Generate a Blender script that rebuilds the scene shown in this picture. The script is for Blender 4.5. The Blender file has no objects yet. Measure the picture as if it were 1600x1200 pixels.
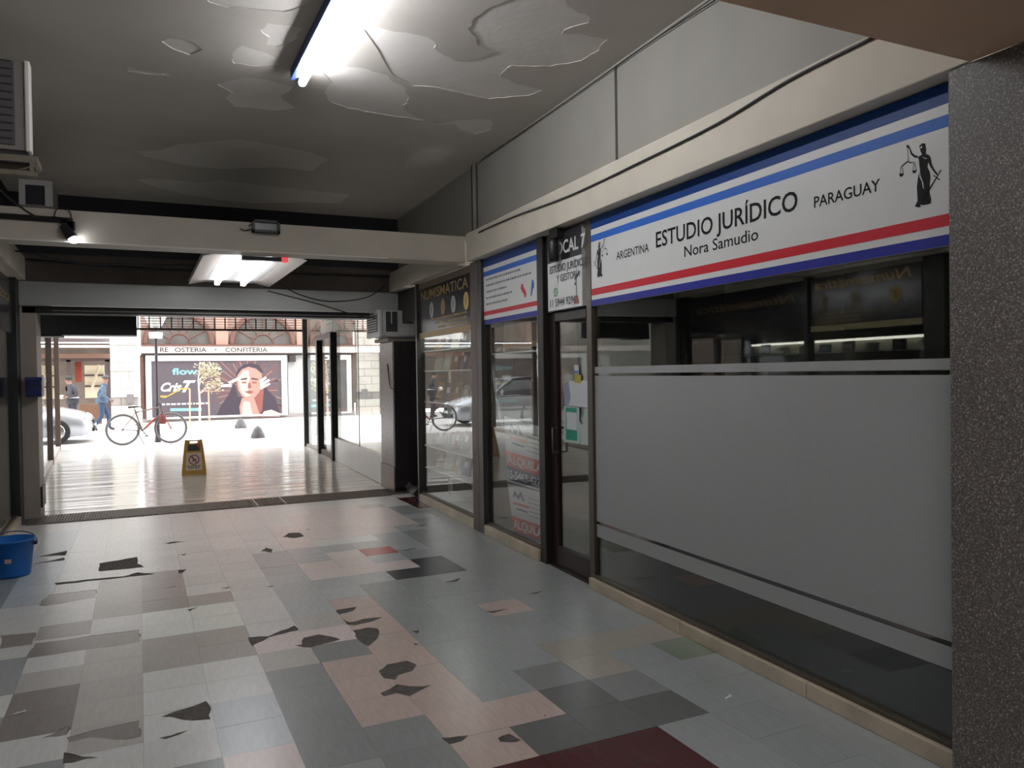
import bpy, bmesh, math, random
import numpy as np
from math import radians as R_, sin, cos, pi, atan2, sqrt
from mathutils import Matrix, Vector
from mathutils.geometry import delaunay_2d_cdt

random.seed(7)
S = bpy.context.scene
COL = S.collection

# ------------------------------------------------------------------ camera (calibrated from vanishing points)
FPX, EYE, PCX, PCY = 1221.0, 1.61, 800.0, 600.0
_Y = np.array([218 - PCX, 590.5 - PCY, FPX]); _Y /= np.linalg.norm(_Y)
_Z = np.cross(_Y, np.array([1, -.0145, 0.0])); _Z /= np.linalg.norm(_Z)
if _Z[1] > 0: _Z = -_Z
_X = np.cross(_Y, _Z)
RW = np.array([_X, _Y, _Z])
EYEP = np.array([0, 0, EYE])
cam_data = bpy.data.cameras.new('camera')
cam = bpy.data.objects.new('camera', cam_data); COL.objects.link(cam)
cam_data.sensor_width = 36; cam_data.lens = FPX / 1600 * 36
cam_data.clip_start = .05; cam_data.clip_end = 300
_M = Matrix.Identity(4)
for r in range(3):
    _M[r][0] = RW[r, 0]; _M[r][1] = -RW[r, 1]; _M[r][2] = -RW[r, 2]; _M[r][3] = EYEP[r]
cam.matrix_world = _M
S.camera = cam

# ------------------------------------------------------------------ light and exposure
SKY, TUBE, EXPO = 6.3, 66.0, 0.17
world = bpy.data.worlds.new('overcast_sky'); S.world = world; world.use_nodes = True
world.node_tree.nodes['Background'].inputs[0].default_value = (.93, .96, 1.0, 1)
world.node_tree.nodes['Background'].inputs[1].default_value = SKY
vs = S.view_settings
vs.view_transform = 'Standard'; vs.look = 'None'; vs.gamma = 1; vs.exposure = EXPO; vs.use_curve_mapping = False

# ------------------------------------------------------------------ geometry of the place
def ray(px, py): return RW @ np.array([px - PCX, py - PCY, FPX])
def ground(px, py, z=0.0):
    d = ray(px, py); return EYEP + (z - EYE) / d[2] * d
def yplane(px, py, y):
    d = ray(px, py); return EYEP + y / d[1] * d
FA = ground(928, 916); _FB = ground(1497, 1200)
FU = (_FB - FA) / np.linalg.norm(_FB - FA)             # along the right shopfronts, towards the viewer
FN = np.array([-FU[1], FU[0], 0.0])                    # into the shops
if FN[0] < 0: FN = -FN
FROT = atan2(FN[1], FN[0])
def fac(px, py, off=0.0):                              # (s, z) on the shopfront plane, off metres inside it
    d = ray(px, py); P = FA + FN * off
    p = EYEP + np.dot(P - EYEP, FN) / np.dot(d, FN) * d
    return float(np.dot(p - FA, FU)), float(p[2])
FLOC = (FA[0], FA[1], 0.0)
LLOC, LROT = (-1.21, 7.0, 0.0), R_(.98)                # left shopfronts
CEIL = 3.74

# ------------------------------------------------------------------ materials
MATS = {}
def mat(name, col, rough=.6, metal=0.0, var=0.0, vscale=8.0, bump=0.0, bscale=60.0, spec=.5, emit=None, estr=0.0,
        stretch=(1, 1, 1), coat=0.0, col2=None, objvar=0.0):
    if name in MATS: return MATS[name]
    m = bpy.data.materials.new(name); MATS[name] = m; m.use_nodes = True
    nt = m.node_tree; N, L = nt.nodes, nt.links
    b = N['Principled BSDF']
    b.inputs['Base Color'].default_value = (*col, 1); b.inputs['Roughness'].default_value = rough
    b.inputs['Metallic'].default_value = metal; b.inputs['Specular IOR Level'].default_value = spec
    b.inputs['Coat Weight'].default_value = coat
    if emit:
        b.inputs['Emission Color'].default_value = (*emit, 1); b.inputs['Emission Strength'].default_value = estr
    tc = N.new('ShaderNodeTexCoord'); mp = N.new('ShaderNodeMapping'); mp.inputs['Scale'].default_value = stretch
    L.new(tc.outputs['Object'], mp.inputs['Vector'])
    src = None
    if var > 0 or col2:
        n = N.new('ShaderNodeTexNoise'); n.inputs['Scale'].default_value = vscale; n.inputs['Detail'].default_value = 6
        L.new(mp.outputs[0], n.inputs['Vector'])
        cr = N.new('ShaderNodeValToRGB'); L.new(n.outputs['Fac'], cr.inputs[0])
        c2 = col2 or tuple(c * (1 - var) for c in col); c1 = col if col2 else tuple(min(1, c * (1 + var * .6)) for c in col)
        cr.color_ramp.elements[0].position = .33; cr.color_ramp.elements[1].position = .67
        cr.color_ramp.elements[0].color = (*c2, 1); cr.color_ramp.elements[1].color = (*c1, 1)
        src = cr.outputs[0]
    if objvar > 0:
        oi = N.new('ShaderNodeObjectInfo'); mr = N.new('ShaderNodeMapRange')
        mr.inputs['To Min'].default_value = 1 - objvar; mr.inputs['To Max'].default_value = 1 + objvar
        L.new(oi.outputs['Random'], mr.inputs[0])
        mx = N.new('ShaderNodeVectorMath'); mx.operation = 'SCALE'
        if src: L.new(src, mx.inputs[0])
        else: mx.inputs[0].default_value = col
        L.new(mr.outputs[0], mx.inputs['Scale']); src = mx.outputs[0]
    if src: L.new(src, b.inputs['Base Color'])
    if bump > 0:
        n2 = N.new('ShaderNodeTexNoise'); n2.inputs['Scale'].default_value = bscale; n2.inputs['Detail'].default_value = 4
        L.new(mp.outputs[0], n2.inputs['Vector'])
        bp = N.new('ShaderNodeBump'); bp.inputs['Strength'].default_value = bump; bp.inputs['Distance'].default_value = .01
        L.new(n2.outputs['Fac'], bp.inputs['Height']); L.new(bp.outputs[0], b.inputs['Normal'])
    return m

def glass_mat(name, tint=(.93, .95, .94), gain=1.0, f0=.07, rough=0.0):
    if name in MATS: return MATS[name]
    m = bpy.data.materials.new(name); MATS[name] = m; m.use_nodes = True
    nt = m.node_tree; N, L = nt.nodes, nt.links
    N.remove(N['Principled BSDF']); out = N['Material Output']
    tr = N.new('ShaderNodeBsdfTransparent'); tr.inputs[0].default_value = (*tint, 1)
    gl = N.new('ShaderNodeBsdfGlossy'); gl.inputs['Roughness'].default_value = rough; gl.inputs['Color'].default_value = (1, 1, 1, 1)
    lw = N.new('ShaderNodeLayerWeight'); lw.inputs['Blend'].default_value = .5
    pw = N.new('ShaderNodeMath'); pw.operation = 'POWER'; pw.inputs[1].default_value = 4.0
    L.new(lw.outputs['Facing'], pw.inputs[0])
    ma = N.new('ShaderNodeMath'); ma.operation = 'MULTIPLY_ADD'; ma.inputs[1].default_value = (1 - f0) * gain; ma.inputs[2].default_value = f0
    ma.use_clamp = True
    L.new(pw.outputs[0], ma.inputs[0])
    mx = N.new('ShaderNodeMixShader'); L.new(ma.outputs[0], mx.inputs[0]); L.new(tr.outputs[0], mx.inputs[1]); L.new(gl.outputs[0], mx.inputs[2])
    L.new(mx.outputs[0], out.inputs[0])
    return m

def srgb(r, g, b):
    f = lambda c: (c / 255 / 12.92) if c / 255 <= .04045 else ((c / 255 + .055) / 1.055) ** 2.4
    return (f(r), f(g), f(b))

# ------------------------------------------------------------------ mesh helpers
class MB:
    def __init__(s): s.v, s.f = [], []
    def add(s, vs, fs):
        o = len(s.v); s.v += [tuple(map(float, p)) for p in vs]; s.f += [tuple(i + o for i in f) for f in fs]; return s
    def box(s, x0, x1, y0, y1, z0, z1):
        x0, x1 = min(x0, x1), max(x0, x1); y0, y1 = min(y0, y1), max(y0, y1); z0, z1 = min(z0, z1), max(z0, z1)
        return s.add([(x0, y0, z0), (x1, y0, z0), (x1, y1, z0), (x0, y1, z0), (x0, y0, z1), (x1, y0, z1), (x1, y1, z1), (x0, y1, z1)],
                     [(0, 3, 2, 1), (4, 5, 6, 7), (0, 1, 5, 4), (1, 2, 6, 5), (2, 3, 7, 6), (3, 0, 4, 7)])
    def tube(s, pts, r, n=8, cap=True):
        pts = [Vector(p) for p in pts]; rs = r if isinstance(r, (list, tuple)) else [r] * len(pts)
        vs, fs = [], []
        up = None
        for i, p in enumerate(pts):
            d = (pts[min(i + 1, len(pts) - 1)] - pts[max(i - 1, 0)]).normalized()
            if up is None:
                up = Vector((0, 0, 1)) if abs(d.z) < .9 else Vector((1, 0, 0))
            a = d.cross(up)
            if a.length < 1e-6: a = d.cross(Vector((0, 1, 0)))
            a.normalize(); b = a.cross(d).normalized(); up = b
            for k in range(n):
                t = 2 * pi * k / n; vs.append(p + a * cos(t) * rs[i] + b * sin(t) * rs[i])
        for i in range(len(pts) - 1):
            for k in range(n):
                fs.append((i * n + k, i * n + (k + 1) % n, (i + 1) * n + (k + 1) % n, (i + 1) * n + k))
        if cap:
            fs.append(tuple(range(n - 1, -1, -1))); fs.append(tuple((len(pts) - 1) * n + k for k in range(n)))
        return s.add(vs, fs)
    def lathe(s, prof, n=24, c=(0, 0, 0), sx=1.0, sy=1.0):
        vs, fs = [], []
        for r, z in prof:
            for k in range(n):
                t = 2 * pi * k / n; vs.append((c[0] + r * cos(t) * sx, c[1] + r * sin(t) * sy, c[2] + z))
        for i in range(len(prof) - 1):
            for k in range(n):
                fs.append((i * n + k, i * n + (k + 1) % n, (i + 1) * n + (k + 1) % n, (i + 1) * n + k))
        return s.add(vs, fs)
    def torus(s, c, axis, R, r, n=32, m=8, a0=0.0, a1=2 * pi):
        ax = Vector(axis).normalized(); e1 = ax.cross(Vector((0, 0, 1)))
        if e1.length < 1e-4: e1 = Vector((1, 0, 0))
        e1.normalize(); e2 = ax.cross(e1)
        full = abs(a1 - a0 - 2 * pi) < 1e-6; vs, fs = [], []; nn = n if full else n + 1
        for i in range(nn):
            t = a0 + (a1 - a0) * i / n; d = e1 * cos(t) + e2 * sin(t)
            for k in range(m):
                q = 2 * pi * k / m; vs.append(Vector(c) + d * (R + r * cos(q)) + ax * r * sin(q))
        for i in range(n):
            j = (i + 1) % nn
            for k in range(m): fs.append((i * m + k, i * m + (k + 1) % m, j * m + (k + 1) % m, j * m + k))
        return s.add(vs, fs)
    def prism(s, poly, fn, t0, t1):                    # 2-D outline given thickness; fn(a, b, t) -> point
        poly = ccw(poly); n = len(poly)
        vs = [fn(a, b, t0) for a, b in poly] + [fn(a, b, t1) for a, b in poly]
        o = len(s.v); s.v += [tuple(map(float, p)) for p in vs]
        r = delaunay_2d_cdt([Vector(p) for p in poly], [], [list(range(n))], 1, 1e-7)
        idx = []
        for k, src in enumerate(r[3]):
            idx.append(src[0] if src and src[0] < n else None)
        for f in r[2]:
            ii = [idx[k] for k in f]
            if None in ii: continue
            s.f.append(tuple(o + k for k in ii)); s.f.append(tuple(o + n + k for k in reversed(ii)))
        for k in range(n): s.f.append((o + k, o + (k + 1) % n, o + n + (k + 1) % n, o + n + k))
        return s
    def quad(s, a, b, c, d): return s.add([a, b, c, d], [(0, 1, 2, 3)])

def obj(name, mb, m, parent=None, loc=None, rot=None, smooth=False, bev=0.0, seg=2, label=None, cat=None, group=None, kind=None):
    if isinstance(mb, MB):
        me = bpy.data.meshes.new(name); me.from_pydata(mb.v, [], mb.f); me.update()
        b = bmesh.new(); b.from_mesh(me); bmesh.ops.recalc_face_normals(b, faces=b.faces); b.to_mesh(me); b.free()
    else: me = mb
    if m is not None and not me.materials: me.materials.append(m)
    if smooth:
        for p in me.polygons: p.use_smooth = True
    o = bpy.data.objects.new(name, me); COL.objects.link(o)
    if parent is not None: o.parent = parent
    if loc is not None: o.location = loc
    if rot is not None: o.rotation_euler = (0, 0, rot)
    if bev > 0:
        md = o.modifiers.new('bevel', 'BEVEL'); md.width = bev; md.segments = seg; md.limit_method = 'ANGLE'
    if label: o['label'] = label
    if cat: o['category'] = cat
    if group: o['group'] = group
    if kind: o['kind'] = kind
    return o
def thing(name, label, cat, loc=(0, 0, 0), rot=0.0, group=None, kind=None):
    o = bpy.data.objects.new(name, None); COL.objects.link(o); o.location = loc; o.rotation_euler = (0, 0, rot)
    o.empty_display_size = .1
    if label: o['label'] = label
    if cat: o['category'] = cat
    if group: o['group'] = group
    if kind: o['kind'] = kind
    return o
def struct(name, loc=(0, 0, 0), rot=0.0): return thing(name, None, None, loc, rot, kind='structure')
def B(*a): return MB().box(*a)

def ccw(p):
    p = list(p); return p if sum(p[i - 1][0] * p[i][1] - p[i][0] * p[i - 1][1] for i in range(len(p))) > 0 else p[::-1]
_tc = {}
def text2d(txt, shear=0.0, space=1.0, off=0.0):
    key = (txt, shear, space, off)
    if key in _tc: return _tc[key]
    c = bpy.data.curves.new('lettering_curve', 'FONT'); c.body = txt; c.size = 1; c.shear = shear; c.space_character = space
    c.resolution_u = 3; c.offset = off
    o = bpy.data.objects.new('lettering_curve', c); COL.objects.link(o)
    dg = bpy.context.evaluated_depsgraph_get(); dg.update()
    me = o.evaluated_get(dg).to_mesh()
    v = [(p.co.x, p.co.y) for p in me.vertices]; f = [tuple(p.vertices) for p in me.polygons]
    o.evaluated_get(dg).to_mesh_clear(); bpy.data.objects.remove(o); bpy.data.curves.remove(c)
    x0, x1 = min(p[0] for p in v), max(p[0] for p in v)
    _tc[key] = ([((p[0] - x0), p[1]) for p in v], f, x1 - x0); return _tc[key]
def text(mb, txt, fn, a0, a1, b0, h, shear=0.0, bold=0.0, space=1.0):   # a0..a1 along, baseline b0, cap height h; fn(a, b)
    v, f, w = text2d(txt, shear, space, round(min(.035, bold / h * .5), 4))
    mb.add([fn(a0 + x / w * (a1 - a0), b0 + y / .70 * h) for x, y in v], f)
    return mb
def words(txt, fn, a0, a1, b0, h, m_, parent, bold=0.0):     # one lettering part per word
    v, f, w = text2d(txt, 0.0, 1.0, round(min(.035, bold / h * .5), 4))
    iv = sorted((min(v[k][0] for k in q), max(v[k][0] for k in q), q) for q in f); grp = []; end = -9
    for x0, x1, q in iv:
        if x0 - end > .17: grp.append([])
        grp[-1].append(q); end = max(end, x1)
    for g in grp:
        ids = sorted({k for q in g for k in q}); mp_ = {k: n for n, k in enumerate(ids)}
        obj('lettering', MB().add([fn(a0 + v[k][0] / w * (a1 - a0), b0 + v[k][1] / .70 * h) for k in ids], [tuple(mp_[k] for k in q) for q in g]), m_, parent)
def poly(mb, pts, fn):
    pts = ccw(pts); n = len(pts); r = delaunay_2d_cdt([Vector(p) for p in pts], [], [list(range(n))], 1, 1e-7)
    return mb.add([fn(p.x, p.y) for p in r[0]], [tuple(f) for f in r[2]])
def disc(mb, a, b, ra, rb, fn, n=24):
    return mb.add([fn(a + ra * cos(2 * pi * k / n), b + rb * sin(2 * pi * k / n)) for k in range(n)], [tuple(range(n))])
def ringpoly(mb, a, b, r0, r1, fn, n=28):
    vs = [fn(a + r * cos(2 * pi * k / n), b + r * sin(2 * pi * k / n)) for r in (r0, r1) for k in range(n)]
    return mb.add(vs, [(k, (k + 1) % n, n + (k + 1) % n, n + k) for k in range(n)])
def rect(mb, a0, a1, b0, b1, fn): return mb.add([fn(a0, b0), fn(a1, b0), fn(a1, b1), fn(a0, b1)], [(0, 1, 2, 3)])
def bars(mb, rows, fn, a0, h, rng=random):             # unreadable small print: short dashes in rows (a0, a1, b)
    for (p0, p1, b) in rows:
        a = p0
        while a < p1:
            w = rng.uniform(.4, 1.2) * h * 2.2; w = min(w, p1 - a)
            rect(mb, a, a + w, b, b + h, fn); a += w + h * .7
    return mb
def fpl(off): return lambda s, z: (off, -s, z)          # shopfront plane, local frame
def cut(outer, holes, fn, thick):
    """an outline with holes in it, given real thickness: MB of top, bottom and every wall"""
    outer = ccw(outer); vs = [Vector(p) for p in outer]; faces = [list(range(len(outer)))]
    for h in holes:
        h = ccw(h); o = len(vs); vs += [Vector(p) for p in h]; faces.append(list(range(o, o + len(h))))
    r = delaunay_2d_cdt(vs, [], faces, 1, 1e-6)
    keep = [f for f, src in zip(r[2], r[5]) if 0 in src and not any(k > 0 for k in src)]
    mb = MB(); n = len(r[0]); mb.v = [tuple(fn(p.x, p.y, 0)) for p in r[0]] + [tuple(fn(p.x, p.y, thick)) for p in r[0]]
    cnt = {}
    for f in keep:
        mb.f.append(tuple(f)); mb.f.append(tuple(n + k for k in reversed(f)))
        for i in range(len(f)):
            e = (f[i], f[(i + 1) % len(f)]); k = tuple(sorted(e)); cnt.setdefault(k, []).append(e)
    for k, es in cnt.items():
        if len(es) == 1: a, b = es[0]; mb.f.append((a, b, n + b, n + a))
    used = set(i for f in mb.f for i in f); remap = {i: k for k, i in enumerate(sorted(used))}
    mb.v = [mb.v[i] for i in sorted(used)]; mb.f = [tuple(remap[i] for i in f) for f in mb.f]
    return mb
def rough_edge(pts, amp, rng, sub=3):
    """an outline with its long edges broken into small irregular steps"""
    out = []
    for i in range(len(pts)):
        a, b = pts[i], pts[(i + 1) % len(pts)]; out.append(a)
        L = sqrt((b[0] - a[0]) ** 2 + (b[1] - a[1]) ** 2); nx, ny = -(b[1] - a[1]) / (L + 1e-9), (b[0] - a[0]) / (L + 1e-9)
        k = max(1, min(sub, int(L / (amp * 4))))
        for j in range(1, k):
            d = rng.uniform(-amp, amp); t = (j + rng.uniform(-.25, .25)) / k
            out.append((a[0] + (b[0] - a[0]) * t + nx * d, a[1] + (b[1] - a[1]) * t + ny * d))
    return out
def inpoly(p, poly_):
    x, y = p; c = False; n = len(poly_)
    for i in range(n):
        x1, y1 = poly_[i]; x2, y2 = poly_[(i + 1) % n]
        if (y1 > y) != (y2 > y) and x < (x2 - x1) * (y - y1) / (y2 - y1) + x1: c = not c
    return c
def toimg(p):
    c = RW.T @ (np.array(p, float) - EYEP); return PCX + FPX * c[0] / c[2], PCY + FPX * c[1] / c[2]

# ================================================================== FLOOR: vinyl tiles on a dark screed
screed = mat('screed', srgb(84, 78, 74), .8, var=.35, vscale=30, bump=.4, bscale=90)
obj('floor_sky_blocker', B(-16, 16, -8, 18.1, -.4, -.1), screed, kind='structure')  # unseen slab added under everything to keep sky light out from below
floor = obj('floor', B(-1.75, 3.75, -6.5, 20.3, -.09, -.0045), screed, kind='structure')
TILEC = dict(L=(208, 208, 205), M=(154, 158, 157), W=(222, 226, 217), B=(160, 154, 148), b=(136, 129, 124), T=(182, 179, 173),
             D=(106, 108, 106), P=(190, 171, 163), Q=(212, 199, 195), R=(82, 38, 41), r=(164, 72, 76), K=(66, 68, 72), S=(190, 195, 199),
             N=(160, 155, 144), G=(124, 134, 120), H=(134, 136, 135), F=(176, 180, 180), C=(142, 144, 144))  # C: the dark tile, colour lifted for stronger light on the left floor
TM = {k: mat('vinyl_tile_' + str(i), srgb(*c), .27, var=.07, vscale=5, stretch=(9, 1.6, 1), bump=.03, bscale=8, objvar=.04, spec=.5)
      for i, (k, c) in enumerate(TILEC.items())}
REG = [  # (kind, outline in the photo) -> laid onto the floor plane below; later ones win
 ('L', [(0, 780), (640, 770), (600, 850), (560, 900), (490, 950), (470, 1010), (400, 1100), (345, 1200), (0, 1200)]),
 ('F', [(400, 870), (600, 845), (640, 800), (660, 800), (640, 870), (560, 930), (470, 1010), (445, 970)]),
 ('Q', [(470, 905), (470, 880), (560, 855), (600, 880), (690, 860), (700, 872), (600, 890), (520, 908)]),
 ('Q', [(505, 790), (640, 800), (640, 835), (520, 840), (450, 860), (420, 830)]),
 ('W', [(218, 960), (362, 938), (380, 978), (218, 1002)]),
 ('W', [(218, 960), (310, 942), (310, 985), (218, 1002)]),
 ('B', [(218, 1003), (380, 978), (400, 1022), (310, 1041), (218, 1056)]),
 ('T', [(125, 1020), (218, 1003), (218, 1150), (103, 1170)]),
 ('B', [(150, 900), (218, 898), (218, 955), (140, 972)]), ('b', [(218, 900), (280, 898), (291, 945), (218, 957)]),
 ('B', [(290, 938), (360, 925), (362, 940), (291, 952)]),
 ('b', [(0, 1098), (118, 1070), (110, 1122), (50, 1150), (0, 1165)]), ('T', [(25, 1065), (118, 1048), (118, 1072), (12, 1092)]),
 ('B', [(65, 975), (140, 962), (125, 990), (60, 1000)]),
 ('S', [(326, 1100), (423, 1086), (458, 1168), (345, 1190)]), ('S', [(0, 905), (70, 890), (60, 945), (0, 960)]),
 ('S', [(40, 840), (100, 830), (80, 900), (30, 910)]),
 ('Q', [(345, 1193), (458, 1168), (475, 1205), (345, 1215)]),
 ('C', [(412, 1052), (500, 1034), (563, 1140), (668, 1119), (740, 1210), (474, 1205)]),
 ('T', [(405, 960), (440, 955), (520, 965), (535, 985), (470, 985), (420, 905)]),
 ('P', [(510, 932), (573, 927), (650, 1010), (751, 1096), (835, 1077), (880, 1115), (790, 1137), (842, 1183), (730, 1210), (668, 1119), (563, 1140), (498, 1034), (548, 1010), (536, 970)]),
 ('Q', [(395, 1008), (470, 985), (540, 975), (575, 1005), (480, 1010), (400, 1022)]),
 ('H', [(485, 1010), (565, 998), (580, 1020), (500, 1034)]), ('T', [(400, 1022), (485, 1010), (500, 1033), (412, 1052)]),
 ('H', [(795, 1137), (882, 1115), (837, 1077), (915, 1060), (968, 1090), (1043, 1074), (1098, 1110), (853, 1190)]),
 ('D', [(795, 1137), (882, 1115), (837, 1077), (915, 1060), (968, 1090), (1043, 1074), (1098, 1110), (853, 1190)]),
 ('R', [(842, 1184), (1028, 1133), (1130, 1205), (1150, 1230), (760, 1230)]),
 ('N', [(836, 1004), (1014, 967), (1060, 988), (945, 1013), (984, 1042), (916, 1060)]),
 ('G', [(1008, 999), (1060, 988), (1112, 1013), (1043, 1026)]),
 ('H', [(835, 1030), (875, 1025), (916, 1060), (837, 1077), (795, 1050)]),
 ('H', [(916, 1062), (997, 1043), (1043, 1073), (968, 1091)]),
 ('P', [(745, 943), (815, 931), (835, 950), (765, 960)]),
 ('K', [(597, 888), (702, 871), (722, 885), (613, 905)]), ('r', [(553, 856), (606, 850), (615, 861), (565, 868)]),
 ('R', [(625, 778), (642, 775), (672, 790), (648, 793)]), ('T', [(550, 788), (595, 785), (590, 793), (555, 795)]),
]
CHIPS = [
 [(592,1048),(605,1038),(635,1032),(651,1038),(645,1048),(622,1055),(618,1062),(600,1060)],
 [(594,1083),(608,1077),(620,1069),(640,1072),(674,1070),(655,1080),(640,1088),(620,1083),(600,1088)],
 [(551,985),(575,980),(590,982),(590,997),(575,1010),(562,1002)],
 [(460,1008),(472,1007),(475,996),(498,991),(515,994),(532,999),(485,1012)],
 [(535,967),(545,972),(582,965),(597,964),(582,971),(555,977),(542,976)],
 [(525,953),(557,948),(550,955),(530,960)],
 [(388,996),(420,994),(460,977),(466,985),(420,996),(400,1006),(394,1010)],
 [(251,1120),(322,1095),(329,1104),(329,1124),(300,1126)], [(248,1153),(295,1141),(280,1148),(258,1155)],
 [(690,1153),(732,1149),(722,1158),(702,1163)], [(778,1153),(795,1146),(815,1156),(800,1160),(782,1159)],
 [(155,880),(214,870),(215,879),(226,886),(200,889),(155,893)],
 [(85,911),(150,904),(192,901),(215,894),(242,897),(215,900),(150,907),(88,914)],
 [(60,946),(75,930),(150,921),(150,934),(68,947)], [(279,891),(291,889),(281,897)],
 [(86,849),(112,841),(108,849)], [(58,870),(104,860),(102,868)], [(48,882),(100,871),(99,876)],
 [(100,826),(118,823),(115,830),(107,833)], [(140,834),(160,831),(176,832),(150,835)], [(258,849),(270,846),(289,846),(265,850)],
 [(364,820),(375,816),(390,817),(368,822)], [(369,806),(384,804),(375,809)],
 [(441,839),(450,833),(467,832),(475,838),(460,841)], [(408,861),(416,855),(426,859),(424,864)], [(461,819),(485,815),(487,818)],
 [(617,861),(652,856),(637,861)], [(757,955),(797,951),(770,958)], [(345,919),(362,916),(355,920)], [(470,827),(486,824),(482,828)],
 [(415,917),(430,914),(425,917)], [(292,952),(310,948),(297,955)], [(283,866),(292,865),(288,868)],
 [(63,1154),(108,1134),(104,1148)], [(100,1175),(128,1182),(156,1183),(98,1193)],
 [(104,1152),(160,1138),(218,1126),(220,1151),(180,1156),(140,1152),(108,1160)],
 [(40,1029),(55,1005),(218,984),(218,1003)], [(0,1014),(0,993),(56,988),(50,1007)],
 [(644,986),(655,985),(652,990)], [(645,1005),(656,1006),(650,1008)], [(695,909),(720,903),(712,909)],
 [(822,928),(850,922),(838,928)], [(568,806),(582,804),(575,808)], [(650,821),(668,819),(660,823)], [(850,1118),(852,1116),(853,1121)],
 [(500,1034),(512,1056),(519,1060),(512,1062),(530,1085),(535,1090),(528,1092),(546,1110),(540,1112),(520,1075)],
]
rngf = random.Random(3)
holes = []
for c in CHIPS:
    w = [tuple(ground(*p)[:2]) for p in c]
    cx, cy = sum(p[0] for p in w) / len(w), sum(p[1] for p in w) / len(w)
    ext = max(max(abs(p[0] - cx), abs(p[1] - cy)) for p in w)
    holes.append(rough_edge(w, min(.012, ext * .12), rngf, 4))
RX0, RY0, TS, GAP = -.015, .67 * .3, .3, .0004
tiles, far = [], {}
shared = MB().box(-TS / 2 + GAP, TS / 2 - GAP, -TS / 2 + GAP, TS / 2 - GAP, -.004, 0)
SH = {}
cand = []
for i in range(-5, 12):
    for j in range(-22, 33):
        xc, yc = RX0 + (i + .5) * TS, RY0 + (j + .5) * TS
        if yc > 10.05: continue
        k = 'M'
        if yc > 2:
            px, py = toimg((xc, yc, 0))
            if -150 < px < 1700 and py < 1300:
                for kk, pl in REG:
                    if inpoly((px, py), pl): k = kk
                area = 1 / ((xc ** 2 + yc ** 2)) if -40 < px < 1640 and py < 1290 else 0
            else: area = 0
        else: area = 0
        if area == 0: k = rngf.choice('MMMMLLTBSP')
        cand.append((area, i, j, xc, yc, k))
cand.sort(key=lambda c: -c[0])
for n, (area, i, j, xc, yc, k) in enumerate(cand):
    if area > 0 and n < 298:
        q = [(xc - TS / 2 + GAP, yc - TS / 2 + GAP), (xc + TS / 2 - GAP, yc - TS / 2 + GAP), (xc + TS / 2 - GAP, yc + TS / 2 - GAP), (xc - TS / 2 + GAP, yc + TS / 2 - GAP)]
        hs = [h for h in holes if min(p[0] for p in h) < xc + TS / 2 and max(p[0] for p in h) > xc - TS / 2 and min(p[1] for p in h) < yc + TS / 2 and max(p[1] for p in h) > yc - TS / 2]
        if hs:
            mb = cut([(a - xc, b - yc) for a, b in q], [[(a - xc, b - yc) for a, b in h] for h in hs], lambda a, b, t: (a, b, -.004 + t), .004)
            if not mb.f: continue
            o = obj('tile', mb, TM[k], floor)
        else:
            if k not in SH:
                o = obj('tile', shared, TM[k], floor); SH[k] = o.data
            else: o = obj('tile', SH[k], None, floor)
        o.location = (xc, yc, rngf.uniform(-.0004, .0004)); o.rotation_euler = (rngf.gauss(0, .0011), rngf.gauss(0, .0011), 0)
    else:
        far.setdefault(k, MB()).box(xc - TS / 2 + GAP, xc + TS / 2 - GAP, yc - TS / 2 + GAP, yc + TS / 2 - GAP, -.004, 0)
o = None
for k, mb in far.items():                               # the tiles past the nearest three hundred: one part
    if o is None: o = obj('far_tiles', mb, TM[k], floor, kind='stuff'); bm_far = o
    else:
        me = o.data; me.materials.append(TM[k]); idx = len(me.materials) - 1
        b = bmesh.new(); b.from_mesh(me); vv = [b.verts.new(v) for v in mb.v]
        for f in mb.f:
            ff = b.faces.new([vv[q] for q in f]); ff.material_index = idx
        b.to_mesh(me); b.free()

for kk, pts in (('b', [(40,1029),(55,1005),(218,984),(218,1003)]), ('b', [(0,1014),(0,993),(56,988),(50,1007)]), ('b', [(104,1152),(160,1138),(218,1126),(220,1151),(180,1156),(140,1152),(108,1160)]), ('b', [(60,946),(75,930),(150,921),(150,934),(68,947)]), ('b', [(63,1154),(108,1134),(104,1148)])):
    w = [tuple(ground(*p)[:2]) for p in pts]             # worn places with an older brown layer showing, a little lower than the tiles
    obj('tile_patch', cut(w, [], lambda a, b, t: (a, b, -.0042 + t), .0032), TM[kk], floor)

# the brighter vinyl of the entrance passage: lightly wavy, polished
m = mat('entrance_vinyl', srgb(212, 206, 198), .14, var=.06, vscale=2, stretch=(.5, 4, 1))
nt = m.node_tree; N, L = nt.nodes, nt.links
tc = N.new('ShaderNodeTexCoord'); mp = N.new('ShaderNodeMapping'); mp.inputs['Scale'].default_value = (.25, 3.2, 1); L.new(tc.outputs['Object'], mp.inputs[0])
nz = N.new('ShaderNodeTexNoise'); nz.inputs['Scale'].default_value = 1.0; nz.inputs['Detail'].default_value = 2; L.new(mp.outputs[0], nz.inputs['Vector'])
bp = N.new('ShaderNodeBump'); bp.inputs['Strength'].default_value = 1.0; bp.inputs['Distance'].default_value = .022
L.new(nz.outputs['Fac'], bp.inputs['Height']); L.new(bp.outputs[0], N['Principled BSDF'].inputs['Normal'])
obj('passage_floor', B(-1.75, 3.75, 10.7, 20.3, -.0045, 0), m, floor)
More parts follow.
